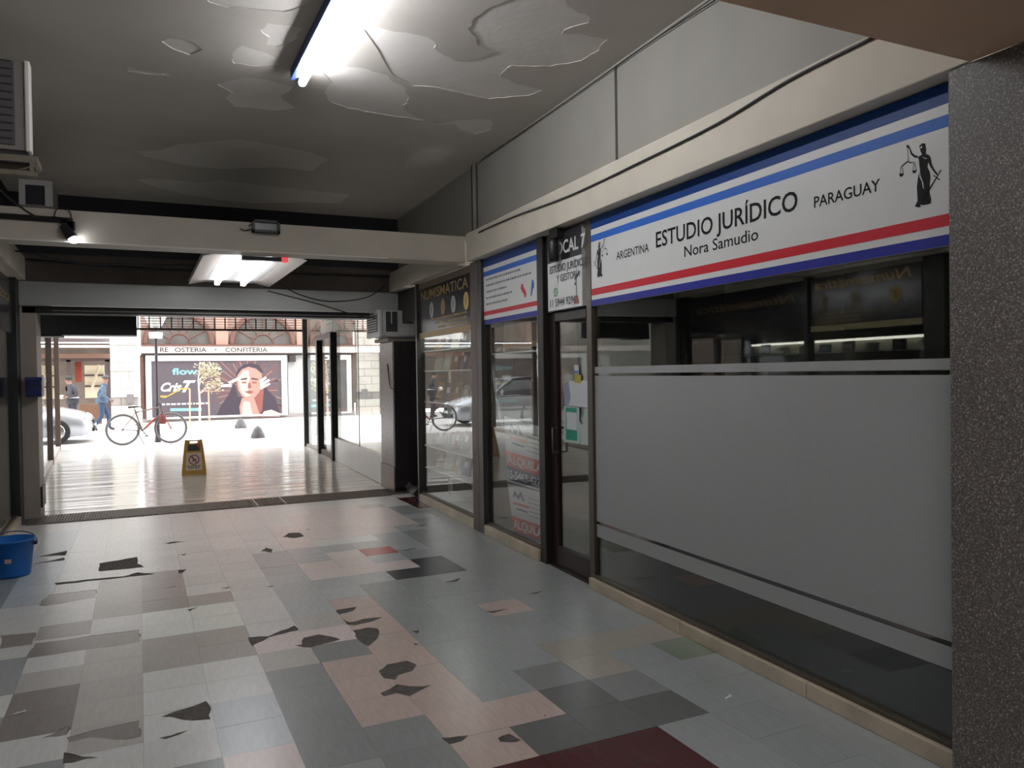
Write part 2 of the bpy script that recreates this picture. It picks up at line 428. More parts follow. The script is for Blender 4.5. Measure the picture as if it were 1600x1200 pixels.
# metal threshold grate across the passage
gm = mat('grate_steel', srgb(112, 100, 94), .55, .3, var=.3, vscale=14, bump=.2)
gm2 = mat('grate_bar', srgb(170, 165, 158), .4, .5)
grate = thing('floor_grate', 'brown ribbed metal floor grate running across the passage floor', 'grate', (0, 10.05, 0))
segs = [(-1.16, .2), (.2, 1.28), (1.3, 1.62), (1.64, 3.0)]
for a, b in segs:
    obj('grate_tray', B(a, b, 0, .62, -.004, .004), gm, grate)
    mb = MB(); x = a + .02
    while x < b - .02: mb.box(x, x + .014, .02, .60, .003, .011); x += .03
    obj('rib', mb, gm, grate, kind='stuff')
for x in (1.28, 1.62): obj('joint_bar', B(x, x + .022, 0, .62, .004, .014), gm2, grate)

# ================================================================== CEILING with flaking paint
plaster = mat('bare_plaster', srgb(212, 207, 202), .9, var=.06, vscale=3, bump=.15, bscale=25)
paint = mat('old_ceiling_paint', srgb(188, 182, 175), .75, var=.07, vscale=1.5, bump=.1, bscale=12)
ceiling = obj('ceiling', B(-1.6, 3.6, -6.5, 10.6, CEIL, CEIL + .2), plaster, kind='structure')
def sc1(pts): return [(300 + a / 2.2857, b / 2.2857) for a, b in pts]
def sc2(pts): return [(a / 3.2, b / 3.2) for a, b in pts]
FL = [
 sc1([(615,105),(650,93),(700,105),(790,120),(840,130),(865,145),(865,170),(900,195),(940,215),(1000,215),(1090,185),(1020,160),(1015,130),(985,100),(1010,60),(1050,30),(1090,15),(1160,-10),(1330,-10),(1340,20),(1420,60),(1415,80),(1330,105),(1320,120),(1400,122),(1485,140),(1440,185),(1390,215),(1280,235),(1140,232),(1100,268),(1150,295),(1250,320),(1200,340),(1060,352),(980,335),(880,312),(790,305),(715,265)]),
 sc1([(465,240),(480,228),(600,240),(700,268),(710,285),(760,310),(775,350),(755,380),(770,400),(830,430),(700,410),(560,385),(500,365),(470,330),(500,295),(470,262)]),
 sc1([(845,425),(880,440),(930,430),(1000,425),(1070,425),(1070,460),(1010,478),(960,465),(930,442),(880,444)]),
 sc1([(90,300),(140,285),(200,275),(250,280),(330,300),(365,310),(320,350),(375,385),(300,397),(150,380),(120,350),(145,330),(100,305)]),
 sc1([(145,190),(180,160),(240,180),(300,205),(320,235),(230,235),(150,225)]),
 sc1([(245,105),(270,80),(350,90),(400,100),(360,150),(300,165),(265,160),(275,130)]),
 sc1([(50,-10),(60,5),(130,25),(200,30),(330,40),(400,20),(440,-10)]),
 sc2([(810,205),(850,185),(950,200),(1010,245),(950,272),(870,245)]),
 [(212,236),(250,234),(281,224),(320,222),(375,217),(422,225),(450,231),(484,237),(516,249),(500,258),(490,268),(444,262),(400,262),(345,265),(290,258),(225,245)],
 [(212,280),(240,278),(310,285),(345,281),(420,290),(500,299),(548,303),(530,318),(480,316),(400,318),(340,312),(300,305),(250,295)],
 [(200,103),(215,108),(265,113),(265,118),(200,111)],
]
ch = [rough_edge([tuple(ground(x, y, CEIL)[:2]) for x, y in f], .012, rngf, 5) for f in FL]
obj('paint_layer', cut([(-1.4, -6.4), (3.3, -6.4), (3.3, 10.5), (-1.4, 10.5)], ch, lambda a, b, t: (a, b, CEIL - .004 + t), .0042), paint, ceiling)

# ================================================================== RIGHT SIDE: header, panels, shopfront wall
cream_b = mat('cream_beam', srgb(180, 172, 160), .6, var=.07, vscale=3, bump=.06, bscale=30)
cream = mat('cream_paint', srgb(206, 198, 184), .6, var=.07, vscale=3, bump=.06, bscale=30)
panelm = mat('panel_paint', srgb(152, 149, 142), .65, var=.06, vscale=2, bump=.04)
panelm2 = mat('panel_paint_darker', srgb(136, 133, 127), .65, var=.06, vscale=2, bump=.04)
dark = mat('dark_paint', srgb(38, 35, 33), .7, var=.2)
blackm = mat('black_metal', srgb(24, 22, 23), .45)
header = struct('trim_1', FLOC, FROT)
def Fb(s0, s1, x0, x1, z0, z1): return B(x0, x1, -s1, -s0, z0, z1)
obj('header_beam', Fb(-2.35, -.98, -.12, .25, 2.74, 3.02), cream, header, bev=.006)
obj('header_beam', Fb(-.975, 3.12, -.12, .25, 2.74, 3.02), cream, header, bev=.006)
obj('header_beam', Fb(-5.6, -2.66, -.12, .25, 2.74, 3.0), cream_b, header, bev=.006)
wr = struct('wall_right', FLOC, FROT)
obj('backing', Fb(-5.6, 9.5, .03, .25, 3.02, CEIL), dark, wr)
pe = [-5.6, -4.2, -3.4, -2.42, -.935, .405, 1.70, 3.12, 4.5, 6, 7.5, 9]
for k in range(len(pe) - 1):
    g = .012 if k != 3 else .002
    g0 = .014 if abs(pe[k] - .405) < .01 else .0025
    g1 = .014 if abs(pe[k + 1] - .405) < .01 else .0025
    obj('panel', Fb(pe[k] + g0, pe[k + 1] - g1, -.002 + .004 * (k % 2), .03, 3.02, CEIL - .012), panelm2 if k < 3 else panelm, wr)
obj('edge_strip', Fb(-5.6, 3.12, -.012, .0, CEIL - .02, CEIL - .002), panelm, wr)
mb = MB().tube([(-.035, 2.30, 3.02), (-.035, 2.30, CEIL - .01)], .022, 10); obj('pipe', mb, panelm2, wr, smooth=True)
mb = MB().tube([(-.02, 2.40, 3.02), (-.02, 2.40, CEIL - .01)], .014, 8); obj('pipe', mb, dark, wr, smooth=True)

# beams across
beam = struct('trim_2')
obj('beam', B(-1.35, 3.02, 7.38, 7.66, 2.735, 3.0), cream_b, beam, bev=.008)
obj('edge_strip', B(-1.3, 2.2, 7.372, 7.39, 2.732, 2.742), mat('white_strip', srgb(205, 200, 190), .5), beam)
b2 = struct('trim_3')
grey = mat('grey_paint', srgb(158, 158, 156), .6, var=.06, vscale=3, bump=.05)
obj('beam', B(-1.35, 3.35, 10.42, 10.7, 2.455, 2.73), grey, b2, bev=.008)
obj('edge_strip', B(-.9, 2.9, 10.412, 10.43, 2.45, 2.46), mat('white_strip', srgb(205, 200, 190), .5), b2)
brownwall = mat('brown_wall', srgb(84, 76, 70), .8, var=.15, vscale=4)
obj('upper_wall', B(-1.35, 3.35, 10.46, 10.7, 2.73, CEIL), brownwall, b2)
obj('dark_board', B(-1.35, 3.35, 10.40, 10.455, 3.06, CEIL), mat('board_black', srgb(40, 42, 44), .85), b2)  # black board added before the brown wall, darkens its upper part
obj('conduit', MB().tube([(-1.2, 10.43, 2.98), (.3, 10.43, 2.92), (1.4, 10.43, 2.93), (3.2, 10.43, 2.95)], .014, 6), blackm, b2)
sh = thing('roller_shutter_box', 'black roller shutter box under the grey beam of the passage mouth', 'shutter', (0, 10.7, 0))
obj('shutter_rail', B(-1.2, 2.86, -.2, .1, 2.375, 2.45), blackm, sh); obj('slot_strip', B(-.9, 2.9, -.205, -.195, 2.405, 2.41), gm2, sh)
b4 = struct('trim_4')
tan = mat('tan_soffit', srgb(198, 168, 142), .75, var=.08, vscale=3, bump=.1)
obj('beam', B(-1.4, 2.82, 1.2, 1.905, 2.74, CEIL), tan, b4, bev=.01)

# near granite pillar
gran = mat('dark_granite', srgb(72, 68, 66), .45, var=.55, vscale=55, bump=.12, bscale=160)
nt = gran.node_tree; N, L = nt.nodes, nt.links
tcg = N.new('ShaderNodeTexCoord')
n3 = N.new('ShaderNodeTexNoise'); n3.inputs['Scale'].default_value = 130; n3.inputs['Detail'].default_value = 3; n3.inputs['Roughness'].default_value = .7; L.new(tcg.outputs['Object'], n3.inputs['Vector'])
cr = N.new('ShaderNodeValToRGB'); cr.color_ramp.elements[0].position = .34; cr.color_ramp.elements[0].color = (*srgb(74, 68, 65), 1)
cr.color_ramp.elements[1].position = .56; cr.color_ramp.elements[1].color = (*srgb(108, 101, 97), 1)
e3 = cr.color_ramp.elements.new(.68); e3.color = (*srgb(186, 178, 172), 1)
L.new(n3.outputs['Fac'], cr.inputs[0])
mxc = N.new('ShaderNodeMix'); mxc.data_type = 'RGBA'; mxc.blend_type = 'MULTIPLY'; mxc.inputs[0].default_value = .15
bsrc = N['Principled BSDF'].inputs['Base Color'].links[0].from_socket
L.new(cr.outputs[0], mxc.inputs[6]); L.new(bsrc, mxc.inputs[7])
mx2 = N.new('ShaderNodeVectorMath'); mx2.operation = 'SCALE'; mx2.inputs['Scale'].default_value = 1.0
L.new(mxc.outputs[2], mx2.inputs[0]); L.new(mx2.outputs[0], N['Principled BSDF'].inputs['Base Color'])
pil = struct('wall_right_pillar', FLOC, FROT)
obj('granite_cladding', Fb(3.035, 4.1, -.125, .3, 0, 2.735), gran, pil, bev=.006)
obj('wall_back', B(-1.8, 3.8, -6.7, -6.5, -.1, CEIL), mat('back_wall', srgb(120, 115, 108), .8, var=.1), kind='structure')
obj('lower_wall', Fb(4.1, 9.6, .0, .2, 0, 3.02), mat('back_wall', srgb(120, 115, 108)), wr)

# ================================================================== RIGHT SHOPFRONTS
bronze = mat('bronze_frame', srgb(86, 78, 68), .4, .35, var=.12, vscale=6)
wood = mat('dark_wood', srgb(44, 30, 28), .45, var=.3, vscale=10, stretch=(1, 1, .15))
redwood = mat('reddish_frame', srgb(84, 66, 62), .45, .2, var=.15)
marble = mat('beige_marble', srgb(186, 172, 152), .35, var=.2, vscale=5, bump=.05)
glass = glass_mat('shop_glass', gain=.8, f0=.10)
glass_b = glass_mat('bay_glass', gain=.62, f0=.06)
film = mat('frosted_film', srgb(152, 153, 153), .5, var=.02, vscale=30, spec=.3)
rmar = random.Random(5)

w1 = struct('window_1', FLOC, FROT)
for a, b in ((.022, 1.16), (1.163, 2.2), (2.203, 3.12)):
    obj('marble_block', Fb(a, b, -.055, .06, .0, .078), marble, w1, bev=.004)
obj('bottom_rail', Fb(.02, 3.12, -.03, .03, .078, .1), bronze, w1, bev=.003)
obj('post', Fb(fac(917.5, 600, -.025)[0], max(.02, fac(930, 600, 0)[0]), -.025, .05, 0, 2.74), bronze, w1, bev=.004)
obj('pane', Fb(.02, 3.1, .0, .006, .1, 2.1), glass, w1)
for z0, z1 in ((.385, .478), (.5, 1.575), (1.595, 1.642)):
    obj('frosted_film', Fb(.02, 3.1, -.0016, -.0006, z0, z1), film, w1)

# the door
d1 = struct('door_1', FLOC, FROT)
sJ = (fac(840.5, 600, -.03)[0], fac(860, 600, .03)[0])
obj('jamb', Fb(*sJ, -.03, .12, 0, 2.74), mat('near_black_wood', srgb(26, 19, 19), .5, var=.2), d1, bev=.006)
obj('threshold', Fb(sJ[1], -.055, -.01, .12, 0.0, .012), wood, d1)
obj('stile', Fb(sJ[1], -.66, .03, .08, .012, 2.1), wood, d1, bev=.006)
obj('stile', Fb(-.12, -.045, .03, .08, .012, 2.1), wood, d1, bev=.006)
obj('bottom_rail', Fb(-.66, -.12, .03, .08, .012, .17), wood, d1, bev=.006)
obj('top_rail', Fb(-.66, -.12, .03, .08, 2.02, 2.1), wood, d1, bev=.006)
obj('pane', Fb(-.66, -.12, .05, .056, .17, 2.02), glass, d1)
obj('handle', MB().tube([(.03, .64, .95), (-.012, .64, .95), (-.012, .64, 1.15), (.03, .64, 1.15)], .009, 8), bronze, d1, smooth=True)
obj('transom', Fb(sJ[1], -.055, .0, .08, 2.1, 2.74), blackm, d1)

# bays two and one
def bay(n, s0, s1, posts, film_=None):
    w = struct('window_%d' % n, FLOC, FROT)
    m_ = (s0 + s1) / 2
    obj('marble_block', Fb(s0, m_ - .002, -.05, .06, 0, .095), marble, w, bev=.004)
    obj('marble_block', Fb(m_ + .002, s1, -.05, .06, 0, .095), marble, w, bev=.004)
    obj('bottom_rail', Fb(s0, s1, -.02, .03, .095, .12), bronze, w, bev=.003)
    obj('pane', Fb(s0, s1, .0, .006, .12, 2.74), glass_b, w)
    for a, b, mm in posts: obj('post', Fb(a, b, -.05, .06, 0, 2.74), mm, w, bev=.005)
    return w
greyblack = mat('grey_black_frame', srgb(66, 64, 62), .4, .3)
sM = (fac(736.5, 600, -.05)[0], fac(746, 600, -.05)[0], fac(760.5, 600, 0)[0]); sN = (fac(650.5, 600, -.05)[0], fac(658.5, 600, 0)[0])
bay(2, sM[2], sJ[0], [(sM[1] + .002, sM[2], greyblack)])
bay(3, sN[1], sM[0], [(sM[0], sM[1], redwood), (sN[0], sN[1], greyblack)])

# interiors
iw = mat('shop_wall', srgb(150, 148, 142), .8, var=.05); idk = mat('shop_floor', srgb(58, 64, 60), .5, var=.2, vscale=3); ibk = mat('shop_dark', srgb(150, 147, 138), .8, var=.1)
sa = struct('wall_right_office', FLOC, FROT)
obj('office_floor', Fb(-.95, 3.6, .1, 3.6, -.02, .005), idk, sa)
obj('office_back', Fb(-.97, 3.6, 3.5, 3.6, 0, 2.9), ibk, sa)
obj('office_side', Fb(-.97, -.93, .15, 3.5, 0, 2.9), ibk, sa); obj('office_side', Fb(3.5, 3.6, .3, 3.5, 0, 2.9), ibk, sa)
obj('office_ceiling', Fb(-.97, 3.6, .25, 3.6, 2.76, 2.9), ibk, sa)
obj('office_column', Fb(.25, .42, .5, .9, 0, 2.76), mat('column_dark', srgb(46, 44, 42), .7), sa)
sb = struct('wall_right_bays', FLOC, FROT)
obj('bay_end', Fb(-4.66, -4.62, .07, 1.25, 0, 2.76), mat('bay_end_grey', srgb(96, 94, 90), .8), sb)
obj('bay_floor', Fb(-6.2, -.97, .05, 1.3, -.02, .06), mat('bay_floor', srgb(150, 150, 146), .4, var=.1), sb)
obj('bay_back', Fb(-4.64, -.97, 1.2, 1.3, 0, 2.9), iw, sb); obj('bay_side', Fb(-2.29, -2.24, .07, 1.2, 0, 2.74), iw, sb)
obj('bay_side', Fb(-5.6, -4.6, 1.0, 1.3, 0, 2.74), iw, sb); obj('bay_side', Fb(-.99, -.97, .15, 1.2, 0, 2.74), ibk, sb)
obj('bay_roof', Fb(-6.2, -4.6, .1, 1.5, 2.76, 2.9), ibk, sb); obj('bay_end', Fb(-6.2, -4.6, 1.3, 1.4, 0, 2.8), ibk, sb)
obj('bay_ceiling', Fb(-4.64, -.97, .25, 1.3, 2.76, 2.9), ibk, sb)
# narrow side pane between bay one and the far pillar
w4 = struct('window_4')
pA = FA + FU * -4.64; pB = np.array([3.33, 10.35, 0])
mb = MB().add([(pA[0], pA[1], .12), (pB[0], pB[1], .12), (pB[0], pB[1], 2.3), (pA[0], pA[1], 2.3), (pA[0] + .006, pA[1], .12), (pB[0] + .006, pB[1], .12), (pB[0] + .006, pB[1], 2.3), (pA[0] + .006, pA[1], 2.3)],
              [(0, 1, 2, 3), (7, 6, 5, 4), (0, 4, 5, 1), (3, 2, 6, 7), (1, 5, 6, 2), (0, 3, 7, 4)])
obj('pane', mb, glass_b, w4)
obj('bottom_rail', MB().tube([(pA[0], pA[1], .06), (pB[0], pB[1], .06)], .06, 4), greyblack, w4)
obj('upper_board', B(3.24, 3.5, 9.7, 10.42, 2.3, 2.74), dark, w4)

# ---------------------------------------------------------------- signs
white = mat('sign_white', srgb(212, 213, 212), .45, var=.02); blue1 = mat('sign_deep_blue', srgb(20, 62, 128), .45, spec=.2)
blue2 = mat('sign_mid_blue', srgb(52, 104, 190), .45, spec=.2); navy = mat('sign_navy', srgb(44, 50, 142), .45, spec=.2); red = mat('sign_red', srgb(196, 44, 56), .45, spec=.2)
ink = mat('ink', srgb(24, 24, 27), .6, spec=.15); ink2 = mat('grey_ink', srgb(96, 98, 106), .5)
gold = mat('gold_leaf', srgb(150, 122, 76), .4, .25); coin_gold = mat('coin_gold', srgb(206, 170, 96), .5); coin_silver = mat('coin_silver', srgb(158, 162, 164), .4, .3); coin_bronze = mat('coin_bronze', srgb(150, 118, 84), .4, .3)
def stripe(parent, s0, s1, z0, z1, m_, off, label=None): return obj('stripe', Fb(s0, s1, off - .0015, off, z0, z1), m_, parent, label=label)

def justice(fn):
    C = lambda pts: [fn(1390 + a / 9.23, 210 + b / 9.23) for a, b in pts]
    parts = [C([(410,330),(440,310),(470,285),(450,250),(440,210),(430,165),(470,130),(515,130),(522,190),(530,230),(520,280),(570,300),(595,340),(610,430),(650,510),(700,570),(690,600),(640,540),(590,470),(560,400),(545,470),(580,540),(590,620),(580,720),(575,830),(600,940),(595,990),(560,1010),(480,1020),(440,1010),(455,1040),(420,1055),(365,1040),(385,1000),(405,960),(395,760),(410,620),(440,520),(430,440),(425,370)]),
             C([(412,335),(360,335),(310,290),(285,210),(240,180),(260,145),(285,170),(330,270),(370,300),(415,312)]),
             C([(735,510),(750,518),(492,948),(475,935)]), C([(625,590),(642,585),(735,655),(720,665)]),
             C([(180,448),(230,405),(265,380),(310,402),(362,396),(310,418),(265,402),(235,424),(185,460)]),
             C([(140,570),(210,555),(195,600),(165,614),(148,606)]), C([(325,530),(395,505),(382,550),(355,564),(338,556)])]
    for a, b in (((265,205),(268,388)), ((172,452),(150,570)), ((178,452),(205,560)), ((355,400),(335,528)), ((360,400),(388,510))):
        parts.append(C([(a[0]-3,a[1]),(a[0]+3,a[1]),(b[0]+3,b[1]),(b[0]-3,b[1])]))
    hi = [C([(440,520),(452,600),(490,700),(500,790),(486,770),(470,680),(435,610)]), C([(470,320),(520,340),(555,350),(515,352)]), C([(730,530),(590,760),(600,745),(725,525)]), C([(450,180),(470,165),(475,195),(450,205)])]
    return parts, hi

sg = thing('shop_sign', 'long white law office sign with red and blue stripes above frosted window', 'sign', FLOC, FROT)
O = -.02
obj('board', Fb(.03, 3.08, O, -.001, 2.09, 2.735), white, sg)
stripe(sg, .03, 3.08, 2.652, 2.735, blue1, O, 'deep blue top stripe'); stripe(sg, .03, 3.08, 2.56, 2.608, blue2, O, 'lighter blue stripe')
stripe(sg, .03, 3.08, 2.168, 2.216, red, O, 'red stripe'); stripe(sg, .03, 3.08, 2.09, 2.134, navy, O, 'dark blue bottom stripe')
f = fpl(O - .001)
for t_, a0, a1, bz, h, bo in (('ESTUDIO JURÍDICO', .905, 2.14, 2.392, .098, .0024), ('Nora Samudio', 1.205, 1.855, 2.29, .065, .001), ('ARGENTINA', .418, .822, 2.381, .055, .0006), ('PARAGUAY', 2.247, 2.63, 2.379, .052, .0012)):
    words(t_, f, a0, a1, bz, h, ink, sg, bo)
pr, hi = justice(lambda x, y: fac(x, y, O))
mb = MB()
for p_ in pr: poly(mb, p_, f)
fg = obj('justice_figure', mb, ink, sg); f2 = fpl(O - .0022)
for p_ in hi: obj('highlight', poly(MB(), p_, f2), white, fg)
allp = [q for p_ in pr for q in p_]; sx = (min(q[0] for q in allp) + max(q[0] for q in allp)) / 2; z0 = min(q[1] for q in allp); zH = max(q[1] for q in allp) - z0
mir = lambda q: (.20 - (q[0] - sx) * .27 / zH * 1.05, 2.288 + (q[1] - z0) * .27 / zH)
mb = MB()
for p_ in pr: poly(mb, [mir(q) for q in p_], f)
fg = obj('justice_figure', mb, mat('pale_ink', srgb(56, 56, 62), .6, spec=.15), sg, label='smaller grey justice figure')
for p_ in hi: obj('highlight', poly(MB(), [mir(q) for q in p_], f2), white, fg)

sg = thing('shop_sign', 'smaller striped services sign with red and blue maps over second window', 'sign', FLOC, FROT)
obj('board', Fb(sM[2] + .004, sJ[0] - .002, O, -.001, 2.09, 2.735), white, sg)
stripe(sg, sM[2] + .004, sJ[0] - .002, 2.652, 2.735, blue1, O); stripe(sg, sM[2] + .004, sJ[0] - .002, 2.56, 2.608, blue2, O)
stripe(sg, sM[2] + .004, sJ[0] - .002, 2.176, 2.216, red, O); stripe(sg, sM[2] + .004, sJ[0] - .002, 2.09, 2.134, navy, O)
rr = random.Random(9)
mb = bars(MB(), [(-2.06, -1.22, 2.515), (-2.06, -1.0, 2.457), (-2.06, -1.55, 2.395), (-2.06, -1.42, 2.335), (-2.06, -1.52, 2.275)], f, 0, .018, rr)
obj('small_print', mb, ink2, sg, kind='stuff')
def mp2(pts): return [fac(740 + a / 10.909, 400 + b / 10.909, O) for a, b in pts]
mb = poly(MB(), mp2([(815,480),(845,475),(850,520),(885,580),(900,640),(890,710),(868,712),(860,650),(825,605),(805,550)]), f); obj('map_shape', mb, red, sg, label='red country map')
mb = poly(MB(), mp2([(995,405),(1018,405),(1030,450),(1034,530),(1012,570),(1000,640),(985,690),(972,690),(980,600),(985,500)]), f); obj('map_shape', mb, blue2, sg, label='blue country map')

sg = thing('door_sign', 'small LOCAL 7 sign with phone number over the wooden door', 'sign', FLOC, FROT)
OD = -.035
q_ = lambda x, y=430: fac(x, y, OD)[0]
obj('board', Fb(q_(856), -.058, OD, -.001, 2.105, 2.715), white, sg)
obj('top_band', Fb(q_(856), -.058, OD - .0015, OD, 2.49, 2.715), mat('band_black', srgb(34, 33, 38), .4), sg)
f = fpl(OD - .003)
obj('lettering', text(MB(), 'LOCAL 7', f, q_(865), q_(915.5), 2.54, .10, bold=.004), white, sg, label='white lettering on the black band')
for t_, a0, a1, bz, h, bo in (('ESTUDIO JURÍDICO', q_(859.5), q_(916), 2.405, .058, .002), ('Y GESTORÍA', q_(870), q_(907), 2.325, .055, .001), ('11 5944 9296', q_(859.5), q_(899.5), 2.135, .06, .0012)):
    words(t_, f, a0, a1, bz, h, mat('sign_grey_ink', srgb(66, 66, 76), .5), sg, bo)
mb = ringpoly(MB(), -.50, 2.25, .024, .034, f); poly(mb, [(-.512, 2.262), (-.505, 2.265), (-.498, 2.252), (-.488, 2.243), (-.491, 2.238), (-.503, 2.244)], f); poly(mb, [(-.53, 2.212), (-.517, 2.216), (-.523, 2.228)], f)
obj('phone_emblem', mb, mat('emblem_green', srgb(50, 150, 104), .5), sg)
mb = MB()
for q in ([(-.19, 2.125), (-.10, 2.125), (-.115, 2.16), (-.125, 2.19), (-.165, 2.19), (-.175, 2.16)],): poly(mb, q, f)
obj('scales_base', mb, mat('emblem_brown', srgb(150, 88, 78), .5), sg)
mb = MB()
for q in ([(-.15, 2.19), (-.142, 2.19), (-.142, 2.34), (-.15, 2.34)], [(-.17, 2.32), (-.15, 2.345), (-.08, 2.37), (-.08, 2.36), (-.145, 2.33), (-.165, 2.3)], [(-.18, 2.27), (-.15, 2.27), (-.165, 2.30)]): poly(mb, q, f)
obj('scales_figure', mb, mat('sign_grey_ink', srgb(66, 66, 76)), sg)
al = thing('door_siren', 'black alarm siren mounted at top corner of the door sign', 'alarm', FLOC, FROT)
sS = fac(865.5, 380, -.09)[0]
obj('bracket', Fb(sS - .07, sS + .07, -.10, -.04, 2.66, 2.735), blackm, al, bev=.006)
obj('siren_body', MB().lathe([(0, 0), (.036, 0), (.044, .02), (.044, .15), (.03, .18), (0, .18)], 20, (-.095, -sS, 2.48)), blackm, al, smooth=True)

def numis(name, label, loc, rot, fn, bx, a0, a1, zb, zt, word, coins, face, script=False):
    t = thing(name, label, 'sign', loc, rot)
    obj('board', bx(a0, a1, 0, .02, zb, zt), mat('black_sign', srgb(52, 50, 52), .22), t)
    n0, n1 = word
    mb = text(MB(), 'NUMISMATICA' if not script else 'Numismática', fn(-.002), n0, n1, zt - .145, .115, shear=.25 if script else 0.0, bold=.002)
    obj('lettering', mb, gold if not script else mat('bright_gold', srgb(224, 178, 110), .5), t)
    for c, m_ in coins:
        mb = disc(MB(), c, (zb + zt) / 2 - .015, .082, .095, fn(-.003)); co = obj('coin', mb, m_, t)
        mb = ringpoly(MB(), c, (zb + zt) / 2 - .015, .062, .068, fn(-.004)); poly(mb, [(c - .02, (zb + zt) / 2 - .065), (c + .01, (zb + zt) / 2 - .055), (c + .025, (zb + zt) / 2 + .025), (c - .01, (zb + zt) / 2 + .035), (c - .03, (zb + zt) / 2 - .005)], fn(-.004))
        obj('relief', mb, mat('coin_relief', srgb(120, 100, 66), .5), co)
    mb = bars(MB(), [(a0 + .6 + .1 * k, a1 - .1, zb + .125 - .05 * k) for k in range(3)], fn(-.002), 0, .022, rr)
    obj('small_print', mb, gold, t, kind='stuff')
    return t
FX = lambda s0, s1, x0, x1, z0, z1: Fb(s0, s1, x0, x1, z0, z1)
numis('coin_shop_sign', 'black NUMISMATICA sign with gold letters and coins on far window', FLOC, FROT, lambda o: fpl(-.012 + o), lambda a, b, x0, x1, z0, z1: Fb(a, b, -.012, -.001, z0, z1), -4.44, -2.52, 2.12, 2.66, (-4.3, -2.6),
      [(fac(676, 477)[0], coin_silver), (fac(694, 470)[0], coin_bronze), (fac(710, 464)[0], coin_silver), (fac(730, 458)[0], coin_gold)], 1)
ys = thing('yellow_fascia_strip', 'ochre yellow strip along the bottom of the black coin shop sign', 'strip', FLOC, FROT)
obj('strip_body', Fb(-4.44, -2.52, -.016, -.001, 2.055, 2.12), mat('ochre', srgb(150, 126, 84), .5, var=.1), ys)
ys = thing('brown_fascia_board', 'brown board between the beam and the black coin shop sign', 'board', FLOC, FROT)
obj('board_body', Fb(-4.44, -2.52, -.016, -.001, 2.66, 2.735), mat('brown_board', srgb(96, 78, 62), .6, var=.15), ys)

# ---------------------------------------------------------------- papers on the door
def paper(name, label, px, m_, off=.045, sub=()):
    pts = [fac(*p, off) for p in px]
    t = obj(name, MB().prism(pts, lambda a, b, t: (off - t, -a, b), 0, .0012), m_, None, FLOC, FROT, label=label, cat='paper')
    for nm, p2, m2 in sub:
        obj(nm, poly(MB(), [fac(*p, off) for p in p2], fpl(off - .002)), m2, t)
    return t
pw = mat('paper_white', srgb(200, 202, 206), .7); pb = mat('paper_bluish', srgb(140, 148, 166), .7); pg = mat('poster_green', srgb(24, 140, 112), .6); pt = mat('paper_torn', srgb(176, 190, 184), .7); py_ = mat('tag_yellow', srgb(176, 164, 60), .6)
Dp = lambda pts: [(870 + a / 8.564, 560 + b / 8.571) for a, b in pts]
paper('paper_notice', 'bluish sheet half hidden behind white sheet on the door glass', Dp([(92, 345), (190, 330), (190, 640), (110, 640)]), pb, .0475)
paper('paper_notice', 'plain white sheet taped to the upper door glass', Dp([(158, 302), (412, 300), (412, 662), (160, 630), (185, 530), (175, 420)]), pw)
paper('paper_notice', 'green poster with white border on the lower door glass', Dp([(98, 640), (300, 660), (312, 1145), (98, 1118)]), pt, .045,
      [('green_panel', Dp([(120, 655), (268, 665), (276, 1105), (128, 1085)]), pg), ])
gp = [o for o in bpy.data.objects if o.name.startswith('green_panel')][0]
obj('white_box', poly(MB(), [fac(*p, .045) for p in Dp([(133, 715), (270, 728), (272, 965), (140, 945)])], fpl(.0415)), pw, gp)
paper('paper_notice', 'torn pale green sheet beside the green poster on the door', Dp([(372, 670), (415, 672), (420, 1165), (318, 1155), (305, 850), (345, 890)]), pt)
paper('door_tag', 'small white and blue label with yellow sticker on door glass', Dp([(232, 86), (292, 86), (296, 212), (236, 208)]), pw, .044,
      [('yellow_sticker', Dp([(240, 215), (328, 222), (326, 336), (238, 325)]), py_), ('blue_print', Dp([(236, 160), (290, 165), (292, 205), (238, 202)]), mat('label_blue', srgb(110, 120, 170), .6))])

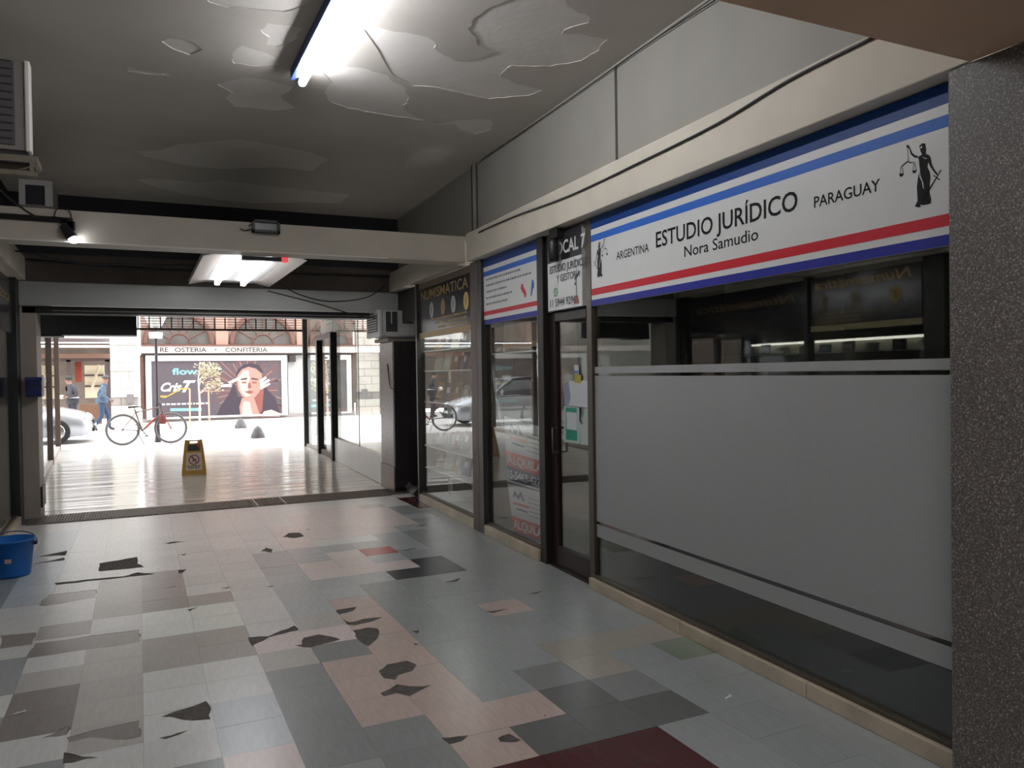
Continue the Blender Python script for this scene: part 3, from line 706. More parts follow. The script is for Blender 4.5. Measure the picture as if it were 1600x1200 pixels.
# ---------------------------------------------------------------- rental posters behind glass of window two
por = mat('poster_red', srgb(190, 62, 58), .6); pon = mat('poster_navy', srgb(58, 62, 96), .6)
def rental(label, quad, off, cut_letters=None):
    A0, A1, A2, A3 = [np.array(fac(*p, off)) for p in quad]      # TL TR BR BL
    P = lambda u, v: tuple((A0 * (1 - u) + A1 * u) * (1 - v) + (A3 * (1 - u) + A2 * u) * v)
    t = thing('rental_poster', label, 'poster', FLOC, FROT)
    fn = lambda a, b, tt: (off - tt, -a, b)
    obj('sheet', MB().prism([P(0, 0), P(1, 0), P(1, 1), P(0, 1)], fn, 0, .0015), pw, t)
    g = lambda o: (lambda u, v: (off - o, -P(u, 1 - v)[0], P(u, 1 - v)[1]))
    obj('band', rect(MB(), 0, 1, .24, .47, g(.0025)), por, t, label='red band'); obj('band', rect(MB(), 0, 1, 0.03, .24, g(.0025)), pon, t, label='navy band')
    tx = (lambda mb, s, a0, a1, b, h: text(mb, s, g(.0035), a0, a1, b, h, bold=.006))
    obj('lettering', tx(MB(), 'ALQUILA', .04, 1.0, .29, .135), pw, t); obj('lettering', tx(MB(), '15-5463-4277', .03, 1.05, .07, .12), pw, t)
    mb = poly(MB(), [(.12, .80), (.2, .92), (.3, .84), (.4, .93), (.5, .78), (.42, .78), (.4, .85), (.3, .77), (.2, .84), (.18, .78)], g(.0025)); obj('house_emblem', mb, mat('label_blue2', srgb(70, 80, 120), .6), t)
    mb = rect(MB(), .12, .62, .68, .72, g(.0025)); obj('emblem_line', mb, por, t); mb = rect(MB(), .2, .55, .60, .63, g(.0025)); obj('emblem_line', mb, pon, t)
    obj('small_print', bars(MB(), [(.6, .97, .84 - .07 * k) for k in range(5)], g(.0025), 0, .018, rr), ink2, t, kind='stuff')
rental('upper red and navy ALQUILA rental poster behind second window', [(788, 650), (848, 668), (848, 768), (793, 752)], .03)
rental('lower red and navy ALQUILA rental poster behind second window', [(793, 755), (848, 770), (848, 868), (806, 852)], .034)

# ================================================================== LEFT SIDE
wl = struct('wall_left', LLOC, LROT)
def Lb(x0, x1, y0, y1, z0, z1): return B(x0, x1, y0, y1, z0, z1)
obj('header_beam', Lb(-.25, .12, -13.4, .35, 2.74, 3.02), cream, wl, bev=.006); obj('header_beam', Lb(-.25, .12, .68, 3.4, 2.74, 3.0), cream, wl, bev=.006)
py0 = -13.4
for k, L_ in enumerate([2.2] * 7):
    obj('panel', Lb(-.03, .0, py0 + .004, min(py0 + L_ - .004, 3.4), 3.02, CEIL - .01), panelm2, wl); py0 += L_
obj('backing', Lb(-.3, -.03, -13.4, 3.4, 3.02, CEIL), dark, wl)
obj('lower_wall', Lb(-.2, .0, -13.4, -4.6, 0, 2.74), mat('back_wall', srgb(120, 115, 108)), wl)
for n, (y0, y1, pst) in enumerate([(-4.5, -1.5, [(-4.6, -4.5), (-1.5, -1.25)]), (-1.25, .45, [(.45, .52)]), (.52, 3.15, [(3.15, 3.45)])]):
    w = struct('window_%d' % (5 + n), LLOC, LROT)
    m_ = (y0 + y1) / 2
    obj('marble_block', Lb(-.06, .05, y0, m_ - .002, 0, .095), marble, w, bev=.004); obj('marble_block', Lb(-.06, .05, m_ + .002, y1, 0, .095), marble, w, bev=.004)
    obj('bottom_rail', Lb(-.03, .02, y0, y1, .095, .12), bronze, w, bev=.003)
    obj('pane', Lb(-.006, 0, y0, y1, .12, 2.74), glass, w)
    for a, b in pst: obj('post', Lb(-.06, .05, a, b, 0, 2.74), blackm if n == 2 else greyblack, w, bev=.005)
sl = struct('wall_left_shop', LLOC, LROT)
obj('shop_floor', Lb(-3.0, -.05, -4.6, 3.3, -.02, .06), idk, sl); obj('shop_back', Lb(-3.1, -3.0, -4.6, 3.3, 0, 2.9), iw, sl)
obj('shop_side', Lb(-3.1, -.06, 3.22, 3.3, 0, 2.9), iw, sl); obj('shop_side', Lb(-3.1, -.06, -4.68, -4.6, 0, 2.9), iw, sl); obj('shop_ceiling', Lb(-3.1, -.25, -4.6, 3.3, 2.76, 2.9), iw, sl)
flp = lambda o: (lambda a, b: (.012 - o, a, b))
numis('coin_shop_sign', 'black script sign with gold coins on the opposite shop, seen mirrored in frosted window', LLOC, LROT, flp, lambda a, b, x0, x1, z0, z1: Lb(.001, .012, a, b, z0, z1), -1.2, .44, 2.12, 2.70, (-1.08, .36),
      [(-.86, coin_gold), (-.30, mat('coin_olive', srgb(140, 130, 104), .5)), (.22, mat('coin_olive', srgb(110, 104, 84)))], 1, script=True)
ys = thing('pale_fascia_strip', 'pale yellow strip under the black script coin sign across the hall', 'strip', LLOC, LROT)
obj('strip_body', Lb(.001, .014, -1.2, .44, 2.05, 2.12), mat('pale_ochre', srgb(190, 176, 130), .5), ys)
sg2 = thing('coin_shop_sign', 'second plain black fascia sign across the hall, further from the pillar', 'sign', LLOC, LROT)
obj('board', Lb(.001, .012, .54, 3.1, 2.12, 2.70), mat('black_sign', srgb(30, 29, 34)), sg2)
mb = text(MB(), 'Numismática', flp(-.002), .7, 2.9, 2.45, .12, shear=.25, bold=.002); obj('lettering', mb, gold, sg2)
# display case inside, lit
cs = thing('display_case', 'lit glass display case inside the shop across the hall', 'case', LLOC, LROT)
obj('case_back', Lb(-1.0, -.97, -1.2, 3.0, .1, 2.0), mat('case_back', srgb(150, 146, 130), .7), cs)
for z in (.5, .95, 1.4, 1.8): obj('shelf', Lb(-.97, -.5, -1.2, 3.0, z, z + .012), mat('shelf_glass', srgb(190, 205, 200), .2), cs)
obj('case_light', Lb(-.95, -.9, -1.0, 2.8, 1.96, 1.99), mat('case_lamp', (1, 1, 1), emit=(1, .95, .85), estr=4.0), cs)
mrng = random.Random(21)
AC = ['beige', 'grey', 'cream', 'red brown', 'blue grey', 'white']; NTH = 'first second third fourth fifth sixth seventh eighth ninth tenth eleventh twelfth thirteenth fourteenth'.split(); SHN = ['lowest', 'second lowest', 'middle', 'second highest', 'top']
cm = [mat('album_%d' % k, srgb(*c), .6) for k, c in enumerate([(150, 130, 90), (90, 96, 104), (170, 168, 160), (120, 60, 50), (70, 84, 110), (200, 196, 180)])]
k = 0
for zi, z in enumerate((1.412, 1.812)):
    for yi, y in enumerate(np.arange(-1.0, 2.9, .4)):
        k += 1
        h = mrng.uniform(.1, .15) if z > 1.6 else mrng.uniform(.15, .3)
        o = obj('display_album', B(-.01, .01, -.1, .1, 0, h), cm[k % 6], None, (LLOC[0] - .75, LLOC[1] + y, z), LROT, bev=.002, label='%s album, %s on the %s shelf of the lit case across the hall' % (AC[k % 6], NTH[yi], ('lower', 'upper')[zi]), cat='album', group='albums in the case across the hall')
        obj('cover_label', B(.0102, .0112, -.06, .06, h * .4, h * .7), pw, o)

# stone pilaster, letter box, passage walls
stone = mat('pale_stone', srgb(150, 140, 132), .55, var=.12, vscale=4, stretch=(1, 1, .3))
wp = struct('wall_left_pilaster')
x0p = yplane(40, 650, 10.5)[0]; x1p = yplane(61, 700, 10.5)[0]
obj('pilaster', B(x0p - .3, x1p, 10.5, 10.95, 0, 2.455), stone, wp, bev=.006)
obj('kick_plate', B(x1p, x1p + .02, 10.55, 10.9, .12, .36), blackm, wp)
bx = thing('letter_box', 'dark blue metal letter box on the pale stone pilaster', 'box', (0, 0, 0))
za, zb_ = yplane(55, 620, 10.4)[2], yplane(55, 590, 10.4)[2]
xa, xb = yplane(43, 600, 10.4)[0], yplane(68, 600, 10.4)[0]
obj('box_body', B(xa, xb, 10.22, 10.5, za, zb_), mat('deep_blue', srgb(22, 34, 84), .4), bx, bev=.012)
obj('lid', B(xa - .005, xb + .005, 10.21, 10.5, zb_ - .04, zb_ + .006), mat('deep_blue2', srgb(26, 38, 92), .35), bx, bev=.006)
obj('slot', B(xa + .04, xb - .04, 10.214, 10.222, zb_ - .09, zb_ - .075), blackm, bx)

wlp = struct('wall_left_passage')
P0, P1 = np.array([-1.27, 10.95, 0]), np.array([-1.69, 20.45, 0])
LPd = (P1 - P0) / np.linalg.norm(P1 - P0); lprot = atan2(-LPd[0], LPd[1]); lplen = float(np.linalg.norm(P1 - P0))
w = struct('window_8', (P0[0], P0[1], 0), lprot)
obj('sill', Lb(-.12, .04, 0, lplen, 0, .09), stone, w, bev=.005); obj('pane', Lb(-.006, 0, 0, lplen, .09, 2.95), glass_b, w)
for y in (6.08, lplen - .06): obj('post', Lb(-.05, .05, y - .045, y + .045, 0, 2.95), mat('brown_post', srgb(84, 70, 62), .5, .2), w)
obj('top_rail', Lb(-.05, .05, 0, lplen, 2.86, 2.95), greyblack, w)
P0, P1 = np.array([3.16, 10.98, 0]), np.array([3.405, 18.12, 0])
RPd = (P1 - P0) / np.linalg.norm(P1 - P0); rprot = atan2(-RPd[0], RPd[1]); rplen = float(np.linalg.norm(P1 - P0))
lw = struct('wall_right_passage', (P0[0], P0[1], 0), rprot)
tl = mat('white_wall_tile', srgb(214, 210, 208), .3, objvar=.03); zt = .43
for k in range(25):
    obj('tile', Lb(-.0, .1, .004 + k * .15, .15 + k * .15, .005, zt), tl, lw, bev=.002)
obj('core', Lb(.004, .12, 0, 3.76, 0, zt - .002), mat('grout', srgb(150, 148, 145), .8), lw)
w = struct('window_9', (P0[0], P0[1], 0), rprot)
obj('pane', Lb(.04, .046, 0, 1.75, zt, 2.95), glass_b, w); obj('pane', Lb(.04, .046, 1.765, 3.7, zt, 2.95), glass_b, w)
obj('joint', Lb(.036, .05, 1.75, 1.765, zt, 2.95), blackm, w)
obj('pane', Lb(.04, .046, 5.36, rplen - .05, .06, 2.95), glass_b, w); obj('pane', Lb(.04, .046, 3.82, 5.2, 2.42, 2.95), glass_b, w)
obj('sill', Lb(.0, .08, 5.36, rplen, 0, .06), stone, w); obj('post', Lb(-.04, .06, rplen - .05, rplen + .05, 0, 3.0), greyblack, w)
dr = struct('door_2', (P0[0], P0[1], 0), rprot)
obj('stile', Lb(-.05, .07, 3.70, 3.82, .0, 2.42), blackm, dr, bev=.006); obj('stile', Lb(-.05, .07, 5.2, 5.36, 0, 2.42), blackm, dr, bev=.006)
obj('top_rail', Lb(-.05, .07, 3.82, 5.2, 2.32, 2.42), mat('brown_post', srgb(84, 70, 62)), dr); obj('bottom_rail', Lb(0.0, .07, 3.82, 5.2, 0, .1), mat('brown_post', srgb(84, 70, 62)), dr)
obj('pane', Lb(.03, .036, 3.82, 5.2, .1, 2.32), glass_b, dr)
for z in (.5, 1.2, 1.95): obj('hinge', Lb(-.075, -.05, 5.05, 5.22, z, z + .03), blackm, dr)
pp = thing('hanging_notice', 'white notice sheet on the glass above the open passage door', 'paper', (P0[0], P0[1], 0), rprot)
obj('sheet', Lb(.025, .0275, 3.85, 5.1, 2.43, 2.92), mat('notice', srgb(205, 198, 192), .7), pp)
mb = MB(); fnn = lambda a, b: (.0235, a, b); bars(mb, [(4.7, 5.0, 2.85 - .05 * k) for k in range(4)] + [(3.95, 4.5, 2.75 - .08 * k) for k in range(3)], fnn, 0, .02, rr)
obj('small_print', mb, mat('notice_green', srgb(100, 150, 140), .6), pp, kind='stuff')
# far pillar with cap
dg = mat('polished_brown_granite', srgb(104, 88, 84), .25, var=.2, vscale=30); dgd = mat('polished_black_granite', srgb(40, 36, 36), .25, var=.2, vscale=30)
fp = struct('wall_right_far_pillar')
obj('pillar', B(3.13, 3.45, 10.36, 10.98, .34, 2.06), dg, fp, bev=.006); obj('pillar_base', B(3.12, 3.46, 10.35, 10.99, 0, .34), mat('pillar_base', srgb(130, 112, 104), .35, var=.15, vscale=20), fp)
obj('front_cladding', B(3.135, 3.46, 10.33, 10.36, 0.0, 2.06), dgd, fp); obj('cap', B(3.06, 3.46, 10.32, 11.0, 2.06, 2.11), stone, fp, bev=.004)
# passage ceiling and entrance front
obj('passage_ceiling', B(-2.2, 5.6, 10.7, 18.3, 3.0, 3.2), mat('passage_ceiling', srgb(190, 188, 184), .8), struct('ceiling_passage'))
fw = struct('wall_front')
fwm = mat('front_wall', srgb(160, 150, 140), .8, var=.1)
obj('wall_piece', B(-16, 16, 18.1, 18.4, 3.05, 9), fwm, fw); obj('wall_piece', B(-16, -2.2, 18.1, 18.4, 0, 3.05), fwm, fw); obj('wall_piece', B(5.5, 16, 18.1, 18.4, 0, 3.05), fwm, fw)
obj('shop_side', B(5.5, 5.6, 10.9, 18.3, 0, 3.0), iw, fw); obj('shop_back', B(3.46, 5.6, 10.7, 10.8, 0, 3.0), iw, fw); obj('shop_floor', B(3.45, 5.6, 10.8, 18.3, -.03, .0), idk, fw)
obj('left_shop_side', B(-3.2, -3.1, 10.9, 18.3, 0, 3.0), iw, fw); obj('left_shop_back', B(-3.2, -1.5, 10.75, 10.85, 0, 3.0), iw, fw); obj('left_shop_floor', B(-3.2, -1.7, 10.8, 20.3, -.03, .0), mat('pale_floor', srgb(200, 196, 190), .4), fw)
obj('pane', B(3.46, 5.5, 18.2, 18.206, .1, 3.0), glass_b, struct('window_10'))
gr = thing('entrance_grille', 'brown folding grille above the street entrance of the passage', 'grille', (0, 18.15, 0))
gmm = mat('grille_iron', srgb(72, 58, 54), .6, .3)
z0g = yplane(330, 517, 18.15)[2]
obj('bottom_rail', B(-.25, 3.42, -.025, .025, z0g, z0g + .05), gmm, gr)
for k in range(17): obj('bar', B(-.02 + k * .215, .006 + k * .215, -.01, .01, z0g + .05, 3.04), gmm, gr)
for k in range(7): obj('cross_bar', B(-.02, 3.42, -.005, .005, z0g + .08 + k * .055, z0g + .092 + k * .055), gmm, gr)
# black hanging box
hb = thing('hanging_box', 'long black box hanging under the shutter by the pale pilaster', 'box')
zt_, zb2 = yplane(120, 493, 11.3)[2], yplane(120, 524, 11.3)[2]
xa, xb = yplane(50, 510, 11.3)[0], yplane(214, 510, 11.3)[0]
obj('box_body', B(xa, xb, 11.2, 11.6, zb2, 2.46), mat('box_black', srgb(26, 24, 26), .5), hb, bev=.006); obj('lower_lip', B(xa, yplane(97, 510, 11.3)[0], 11.19, 11.6, zb2 - .02, zb2 - .0005), mat('box_black', srgb(26, 24, 26)), hb)
obj('hanger', B(xa + .3, xa + .33, 11.35, 11.4, 2.46, 3.0), blackm, hb); obj('hanger', B(xb - .33, xb - .3, 11.35, 11.4, 2.46, 3.0), blackm, hb)

# ================================================================== LAMPS
lamp = mat('tube_light', (1, 1, 1), emit=(.975, .985, 1.0), estr=TUBE)
lamp2 = mat('panel_tube_light', (1, 1, 1), emit=(.975, .985, 1.0), estr=16.0)
batten_m = mat('batten_white', srgb(170, 174, 184), .4); batten_shade = mat('batten_blue_shade', srgb(40, 62, 112), .5)
def batten(label, x, y0, y1, z=CEIL, r=.02, strength=lamp):
    t = thing('ceiling_light', label, 'light', (x, (y0 + y1) / 2, z)); h = (y1 - y0) / 2
    obj('batten', B(-.045, .03, -h, h, -.055, -.006), batten_m, t, bev=.004)
    obj('shaded_side', B(-.075, -.045, -h + .02, h, -.075, -.006), batten_shade, t, label='batten side with its blue shade painted in')  # batten side in shadow: its blue shade is put into the colour
    obj('tube', MB().tube([(.0, -h + .03, -.095), (.0, h - .03, -.095)], r, 14), strength, t, smooth=True)
    for s in (-1, 1): obj('end_cap', B(-.018, .018, s * h - .03 if s > 0 else s * h, s * h if s > 0 else s * h + .03, -.115, -.05), batten_m, t)
    return t
ct = ground(473, 132, CEIL - .095); cn = ground(541, 0, CEIL - .095)
batten('long single tube light on the flaking ceiling, near the camera', float(ct[0] + cn[0]) / 2, float(ct[1]) - 2.4, float(ct[1]), r=.026)
batten('unseen fill tube light added on the ceiling just behind the viewer', 1.0, -1.6, .8, r=.026)  # unseen tube, added to raise the ambient light in the hall
batten('unseen fill tube light added on the ceiling at the far back of the hall', 1.0, -5.4, -3.0, r=.026)  # another unseen tube added for ambient fill
t = thing('panel_light', 'white reflector panel with two bright tubes between the beams', 'light', (1.02, 8.9, 2.76))
pm = mat('reflector_white', srgb(205, 205, 205), .35)
obj('panel', B(-.47, .47, -1.2, 1.25, .0, .02), pm, t)
for s in (-1, 1): obj('side_flange', MB().add([(s * .30, -1.2, 0), (s * .47, -1.2, -.035), (s * .47, 1.25, -.035), (s * .30, 1.25, 0)], [(0, 1, 2, 3)]), mat('flange', srgb(186, 176, 170), .5), t)
for x in (-.165, .13):
    obj('tube', MB().tube([(x, -1.12, -.035), (x, 1.0, -.035)], .026, 14), lamp2, t, smooth=True)
    obj('end_cap', B(x - .03, x + .03, 1.0, 1.05, -.06, .0), pm, t)
for x in (-.3, .28): obj('support_rail', B(x, x + .02, 7.66 - 8.9, 10.43 - 8.9, .02, .045), blackm, t)
em = thing('emergency_lamp', 'slim dark emergency lamp with red light under the beam', 'lamp', (0, 0, 0))
pE0, pE1 = ground(386, 391, 2.72), ground(458, 398, 2.72)
obj('lamp_body', B(float(pE0[0]), float(pE1[0]) - .06, 7.62, 7.68, 2.695, 2.73), mat('lamp_grey', srgb(90, 92, 100), .5), em)
obj('red_light', B(float(pE1[0]) - .06, float(pE1[0]), 7.62, 7.68, 2.69, 2.73), mat('red_glow', srgb(170, 40, 50), emit=(1, .12, .12), estr=.6), em)

def yz(px, py, y): p = yplane(px, py, y); return float(p[0]), float(p[2])
# floodlight on the beam
fx0, fz1 = yz(393, 343, 7.36); fx1, fz0 = yz(437, 366, 7.36)
fl = thing('floodlight', 'switched off black rectangular floodlight on the front of the beam', 'light', (0, 7.38, 0))
for a, b, c, d in ((fx0, fx1, fz1 - .025, fz1), (fx0, fx1, fz0, fz0 + .025), (fx0, fx0 + .025, fz0, fz1), (fx1 - .025, fx1, fz0, fz1)): obj('frame', B(a, b, -.06, -.005, c, d), blackm, fl, bev=.003)
obj('lens', B(fx0 + .025, fx1 - .025, -.035, -.01, fz0 + .025, fz1 - .025), mat('lens_grey', srgb(130, 134, 136), .2), fl)
obj('bracket', MB().tube([(fx0 - .02, -.01, (fz0 + fz1) / 2), (fx0 - .02, -.07, (fz0 + fz1) / 2), (fx0, -.07, (fz0 + fz1) / 2)], .006, 6), blackm, fl)
obj('lead', MB().tube([(fx0, -.02, fz0 + .03), (fx0 - .06, -.015, fz0 + .015), (fx0 - .1, -.01, fz0 + .03)], .004, 6), blackm, fl)
# led spot with conduit
sp = thing('led_spotlight', 'small bright white LED spotlight at the end of black conduit', 'light', (0, 7.38, 0))
lx, lz = yz(115, 375, 7.33); hx, hz = yz(106, 358, 7.33)
obj('head', MB().tube([(hx - .03, -.04, hz + .03), (lx - .01, -.055, lz + .012)], [.035, .045], 12), blackm, sp)
obj('lens', MB().lathe([(0, -.03), (.026, -.022), (.036, 0), (.026, .022), (0, .03)], 14, (lx, -.06, lz)), mat('led_light', (1, 1, 1), emit=(.9, .95, 1), estr=30), sp, smooth=True)
obj('bracket', B(hx - .01, hx + .05, -.03, -.005, hz + .0, hz + .07), blackm, sp)
cd = thing('conduit', 'black square conduit along the beam dropping to the LED spotlight', 'conduit', (0, 7.38, 0))
c0 = yz(-60, 333, 7.37); c1 = yz(112, 345, 7.37); c2 = yz(112, 357, 7.37)
obj('conduit_run', MB().tube([(c0[0], -.012, c0[1]), (c1[0] - .02, -.012, c1[1])], .024, 4), blackm, cd); obj('conduit_drop', B(c1[0] - .03, c1[0] + .01, -.03, -.002, c2[1] - .02, c1[1] + .02), blackm, cd)

# ================================================================== CABLES
def cable(label, pts, r=.006, m_=None):
    P = [Vector(p) for p in pts]; out = []
    for i in range(len(P) - 1):
        p0, p1, p2, p3 = P[max(i - 1, 0)], P[i], P[i + 1], P[min(i + 2, len(P) - 1)]
        for k in range(6):
            t = k / 6; out.append(.5 * ((2 * p1) + (-p0 + p2) * t + (2 * p0 - 5 * p1 + 4 * p2 - p3) * t * t + (-p0 + 3 * p1 - 3 * p2 + p3) * t ** 3))
    out.append(P[-1])
    return obj('cable', MB().tube(out, r, 6), m_ or blackm, None, smooth=True, label=label, cat='cable')
def fw_(px, py, off): s, z = fac(px, py, off); p = FA + FU * s + FN * off; return (p[0], p[1], z)
cable('black cable sagging along the cream header over the shop signs', [fw_(1368, 57, -.128), fw_(1232, 126, -.128), fw_(1120, 194, -.128), fw_(1000, 254, -.128), fw_(890, 306, -.128), fw_(800, 340, -.128), fw_(748, 363, -.128)], .0075)
cable('thin dark cable running along the edge of ceiling and panels', [fw_(1118, 0, -.02), fw_(1010, 70, -.02), fw_(900, 148, -.02), fw_(752, 250, -.02)], .004)
cable('black cable hanging in a loop behind the beam near the panel light', [(1.55, 9.8, 2.74), (1.8, 9.9, 2.62), (2.2, 10.0, 2.55), (2.7, 10.1, 2.62), (3.0, 10.2, 2.8)], .008)
cable('black cable slanting across the grey beam to the air conditioner', [(1.5, 10.38, 2.7), (2.1, 10.39, 2.56), (2.6, 10.38, 2.42), (2.98, 10.34, 2.36)], .007)
cable('black cable drooping in front of the beam by the LED spotlight', [tuple(yplane(0, 297, 7.0)), tuple(yplane(30, 322, 7.2)), tuple(yplane(60, 340, 7.35)), tuple(yplane(88, 340, 7.355)), tuple(yplane(100, 356, 7.34))], .008)
cable('thin black looped wire above the LED spotlight on the beam', [tuple(yplane(84, 345, 7.365)), tuple(yplane(88, 328, 7.365)), tuple(yplane(100, 324, 7.365)), tuple(yplane(110, 332, 7.365)), tuple(yplane(111, 342, 7.365))], .004)
cable('black cable hanging across the dark recess between both beams', [(-1.1, 9.2, 2.9), (-.5, 9.3, 2.82), (.2, 9.5, 2.86), (.7, 9.7, 2.9)], .008)
cable('short black lead hanging down the polished pillar', [(3.125, 10.6, 1.75), (3.12, 10.5, 1.5), (3.115, 10.4, 1.42), (3.2, 10.318, 1.38), (3.3, 10.318, 1.35)], .006)
cable('black wire lying on the floor inside the office door', [fw_(868, 830, .35), fw_(884, 822, .5), fw_(890, 832, .5), fw_(882, 850, .4), fw_(870, 862, .3)], .006)

# ================================================================== AIR CONDITIONERS
acw = mat('aircon_white', srgb(176, 174, 172), .45, var=.04); acd = mat('aircon_grille', srgb(74, 72, 74), .6); acb = mat('aircon_dark', srgb(44, 44, 46), .6)
ac = thing('air_conditioner', 'grey white window air conditioner sitting on the polished pillar cap', 'air conditioner', (2.93, 10.24, 2.115))
zt3 = .36
obj('case', B(.03, .48, 0, .62, 0.02, zt3), acw, ac, bev=.006)
obj('bezel', B(-.02, .03, -.01, .63, .0, zt3 + .01), acw, ac, bev=.01)
obj('front_grille', B(-.026, -.019, .06, .56, .07, zt3 - .06), acd, ac)
for k in range(6): obj('louvre', B(-.032, -.026, .07, .55, .09 + k * .034, .10 + k * .034), acw, ac)
obj('side_vent', B(.08, .24, -.004, .002, .07, zt3 - .02), acb, ac); obj('vent_bar', B(.15, .165, -.008, -.003, .18, zt3 - .02), acw, ac)
obj('foot_rail', B(.1, .48, -.01, .6, -.0, .02), mat('steel', srgb(150, 150, 150), .4, .5), ac)
xr, zr = yz(46, 97, 5.4); _, zbt = yz(46, 236, 5.4); xg, _ = yz(21, 97, 5.4)
ac = thing('air_conditioner', 'window air conditioner in a bracket high on the side wall under the ceiling', 'air conditioner', (0, 5.4, 0))
obj('case', B(-1.15, xr - .03, .005, .26, zbt, zr), mat('aircon_case_grey', srgb(120, 116, 112), .5), ac, bev=.006)
obj('coil_grille', B(-1.12, xg, -.006, .006, zbt + .03, zr - .01), acd, ac)
for k in range(11): obj('louvre', B(-1.11, xg - .01, -.012, -.005, zbt + .06 + k * .045, zbt + .066 + k * .045), acb, ac)
obj('bezel', B(xr - .03, xr, -.005, .09, zbt - .005, zr + .005), mat('aircon_bezel', srgb(200, 198, 192), .4), ac, bev=.008)
bk = thing('wall_bracket', 'steel angle bracket carrying the high air conditioner', 'bracket', (0, 5.4, 0)); stl = mat('bracket_paint', srgb(120, 112, 100), .55, .2, var=.15)
xw, zw = yz(58, 244, 5.36); _, zl = yz(58, 268, 5.36)
obj('rail', B(-1.16, xw, -.03, .0, zw - .035, zw), stl, bk); obj('rail', B(-1.16, xw - .02, .2, .24, zw - .035, zw), stl, bk); obj('cross_rail', B(xw - .03, xw - .001, .001, .2, zw - .035, zw), stl, bk)
for x in (xw - .02, xw - .3): obj('strut', B(x - .02, x, -.028, -.005, zl, zw - .035), stl, bk)
obj('lower_rail', B(-1.16, xw, -.03, -.004, zl - .025, zl), stl, bk); obj('foot', B(-1.1, xr - .02, .02, .22, zw, zbt - .001), acb, bk)
xa, za = yz(30, 320, 8.1); xb, zb3 = yz(82, 284, 8.1); hx0, hz0 = yz(40, 318, 8.1); hx1, hz1 = yz(70, 291, 8.1)
ac = thing('air_conditioner', 'small air conditioner with square dark opening standing behind the beam', 'air conditioner', (0, 8.1, 0))
obj('case', B(xa, xb, .01, .5, za - .05, zb3), mat('aircon_case_grey', srgb(120, 116, 112)), ac, bev=.005); obj('opening', B(hx0, hx1, -.0, .012, hz0, hz1), mat('opening_dark', srgb(24, 24, 40), .5), ac)
for a, b, c, d in ((xa, hx0, za, zb3), (hx1, xb, za, zb3), (hx0, hx1, hz1, zb3)): obj('frame', B(a, b, -.015, .01, c, d), acw, ac)
obj('support', B(-1.3, xb, .05, .45, za - .09, za - .05), stl, ac)

# ================================================================== BUCKET, CAUTION SIGN
bl = mat('blue_plastic', srgb(6, 100, 182), .4, var=.04)
bc = ground(18, 899); bk_ = thing('bucket', 'bright blue plastic bucket standing on the floor by the shopfront', 'bucket', (float(bc[0]), float(bc[1]), 0))
obj('body', MB().lathe([(0, .004), (.128, .004), (.134, .0), (.14, .02), (.168, .285), (.176, .285), (.178, .30), (.166, .30), (.136, .03), (.0, .02)], 40), bl, bk_, smooth=True)
obj('rim', MB().torus((0, 0, .296), (0, 0, 1), .175, .008, 40, 8), bl, bk_, smooth=True)
obj('handle', MB().torus((0, 0, .27), Vector((.0, -.35, .94)), .182, .004, 30, 6, pi, 2 * pi), mat('bucket_handle', srgb(30, 34, 70), .5), bk_, smooth=True)
for a in (-.25, pi - .25): obj('handle_lug', MB().tube([(.168 * cos(a), .168 * sin(a), .262), (.196 * cos(a), .196 * sin(a), .262)], .016, 10), mat('bucket_handle', srgb(30, 34, 70)), bk_)
la = MB(); a0 = -pi / 2 - .16
for k in range(6):
    aa, ab = a0 + k * .05, a0 + (k + 1) * .05
    la.quad((.157 * cos(aa), .157 * sin(aa), .13), (.157 * cos(ab), .157 * sin(ab), .13), (.161 * cos(ab), .161 * sin(ab), .165), (.161 * cos(aa), .161 * sin(aa), .165))
obj('paper_label', la, mat('label_paper', srgb(180, 160, 146), .7), bk_)
cp = ground(303.5, 741.5)
cs = thing('caution_sign', 'yellow folding caution sign standing on the passage floor', 'sign', (float(cp[0]), float(cp[1]), 0), R_(-3))
yel = mat('caution_yellow', srgb(188, 138, 42), .45)
Hc, Wb, Wt = .58, .185, .13
def pan(sgn):
    fn = lambda a, b, t: (a, sgn * (.03 + (1 - b / Hc) * .16) + sgn * t, b)
    ol = [(-Wb, 0), (-Wb, .09), (-Wt - .02, .42), (-Wt, Hc), (-.09, Hc - .012), (.09, Hc - .012), (Wt, Hc), (Wt + .02, .42), (Wb, .09), (Wb, 0), (Wb - .05, 0), (Wb - .06, .02), (-Wb + .06, .02), (-Wb + .05, 0)]
    hl = [(-.07, .535), (-.05, .515), (.05, .515), (.07, .535), (.05, .555), (-.05, .555)]
    return cut(ol, [hl], fn, .012), fn
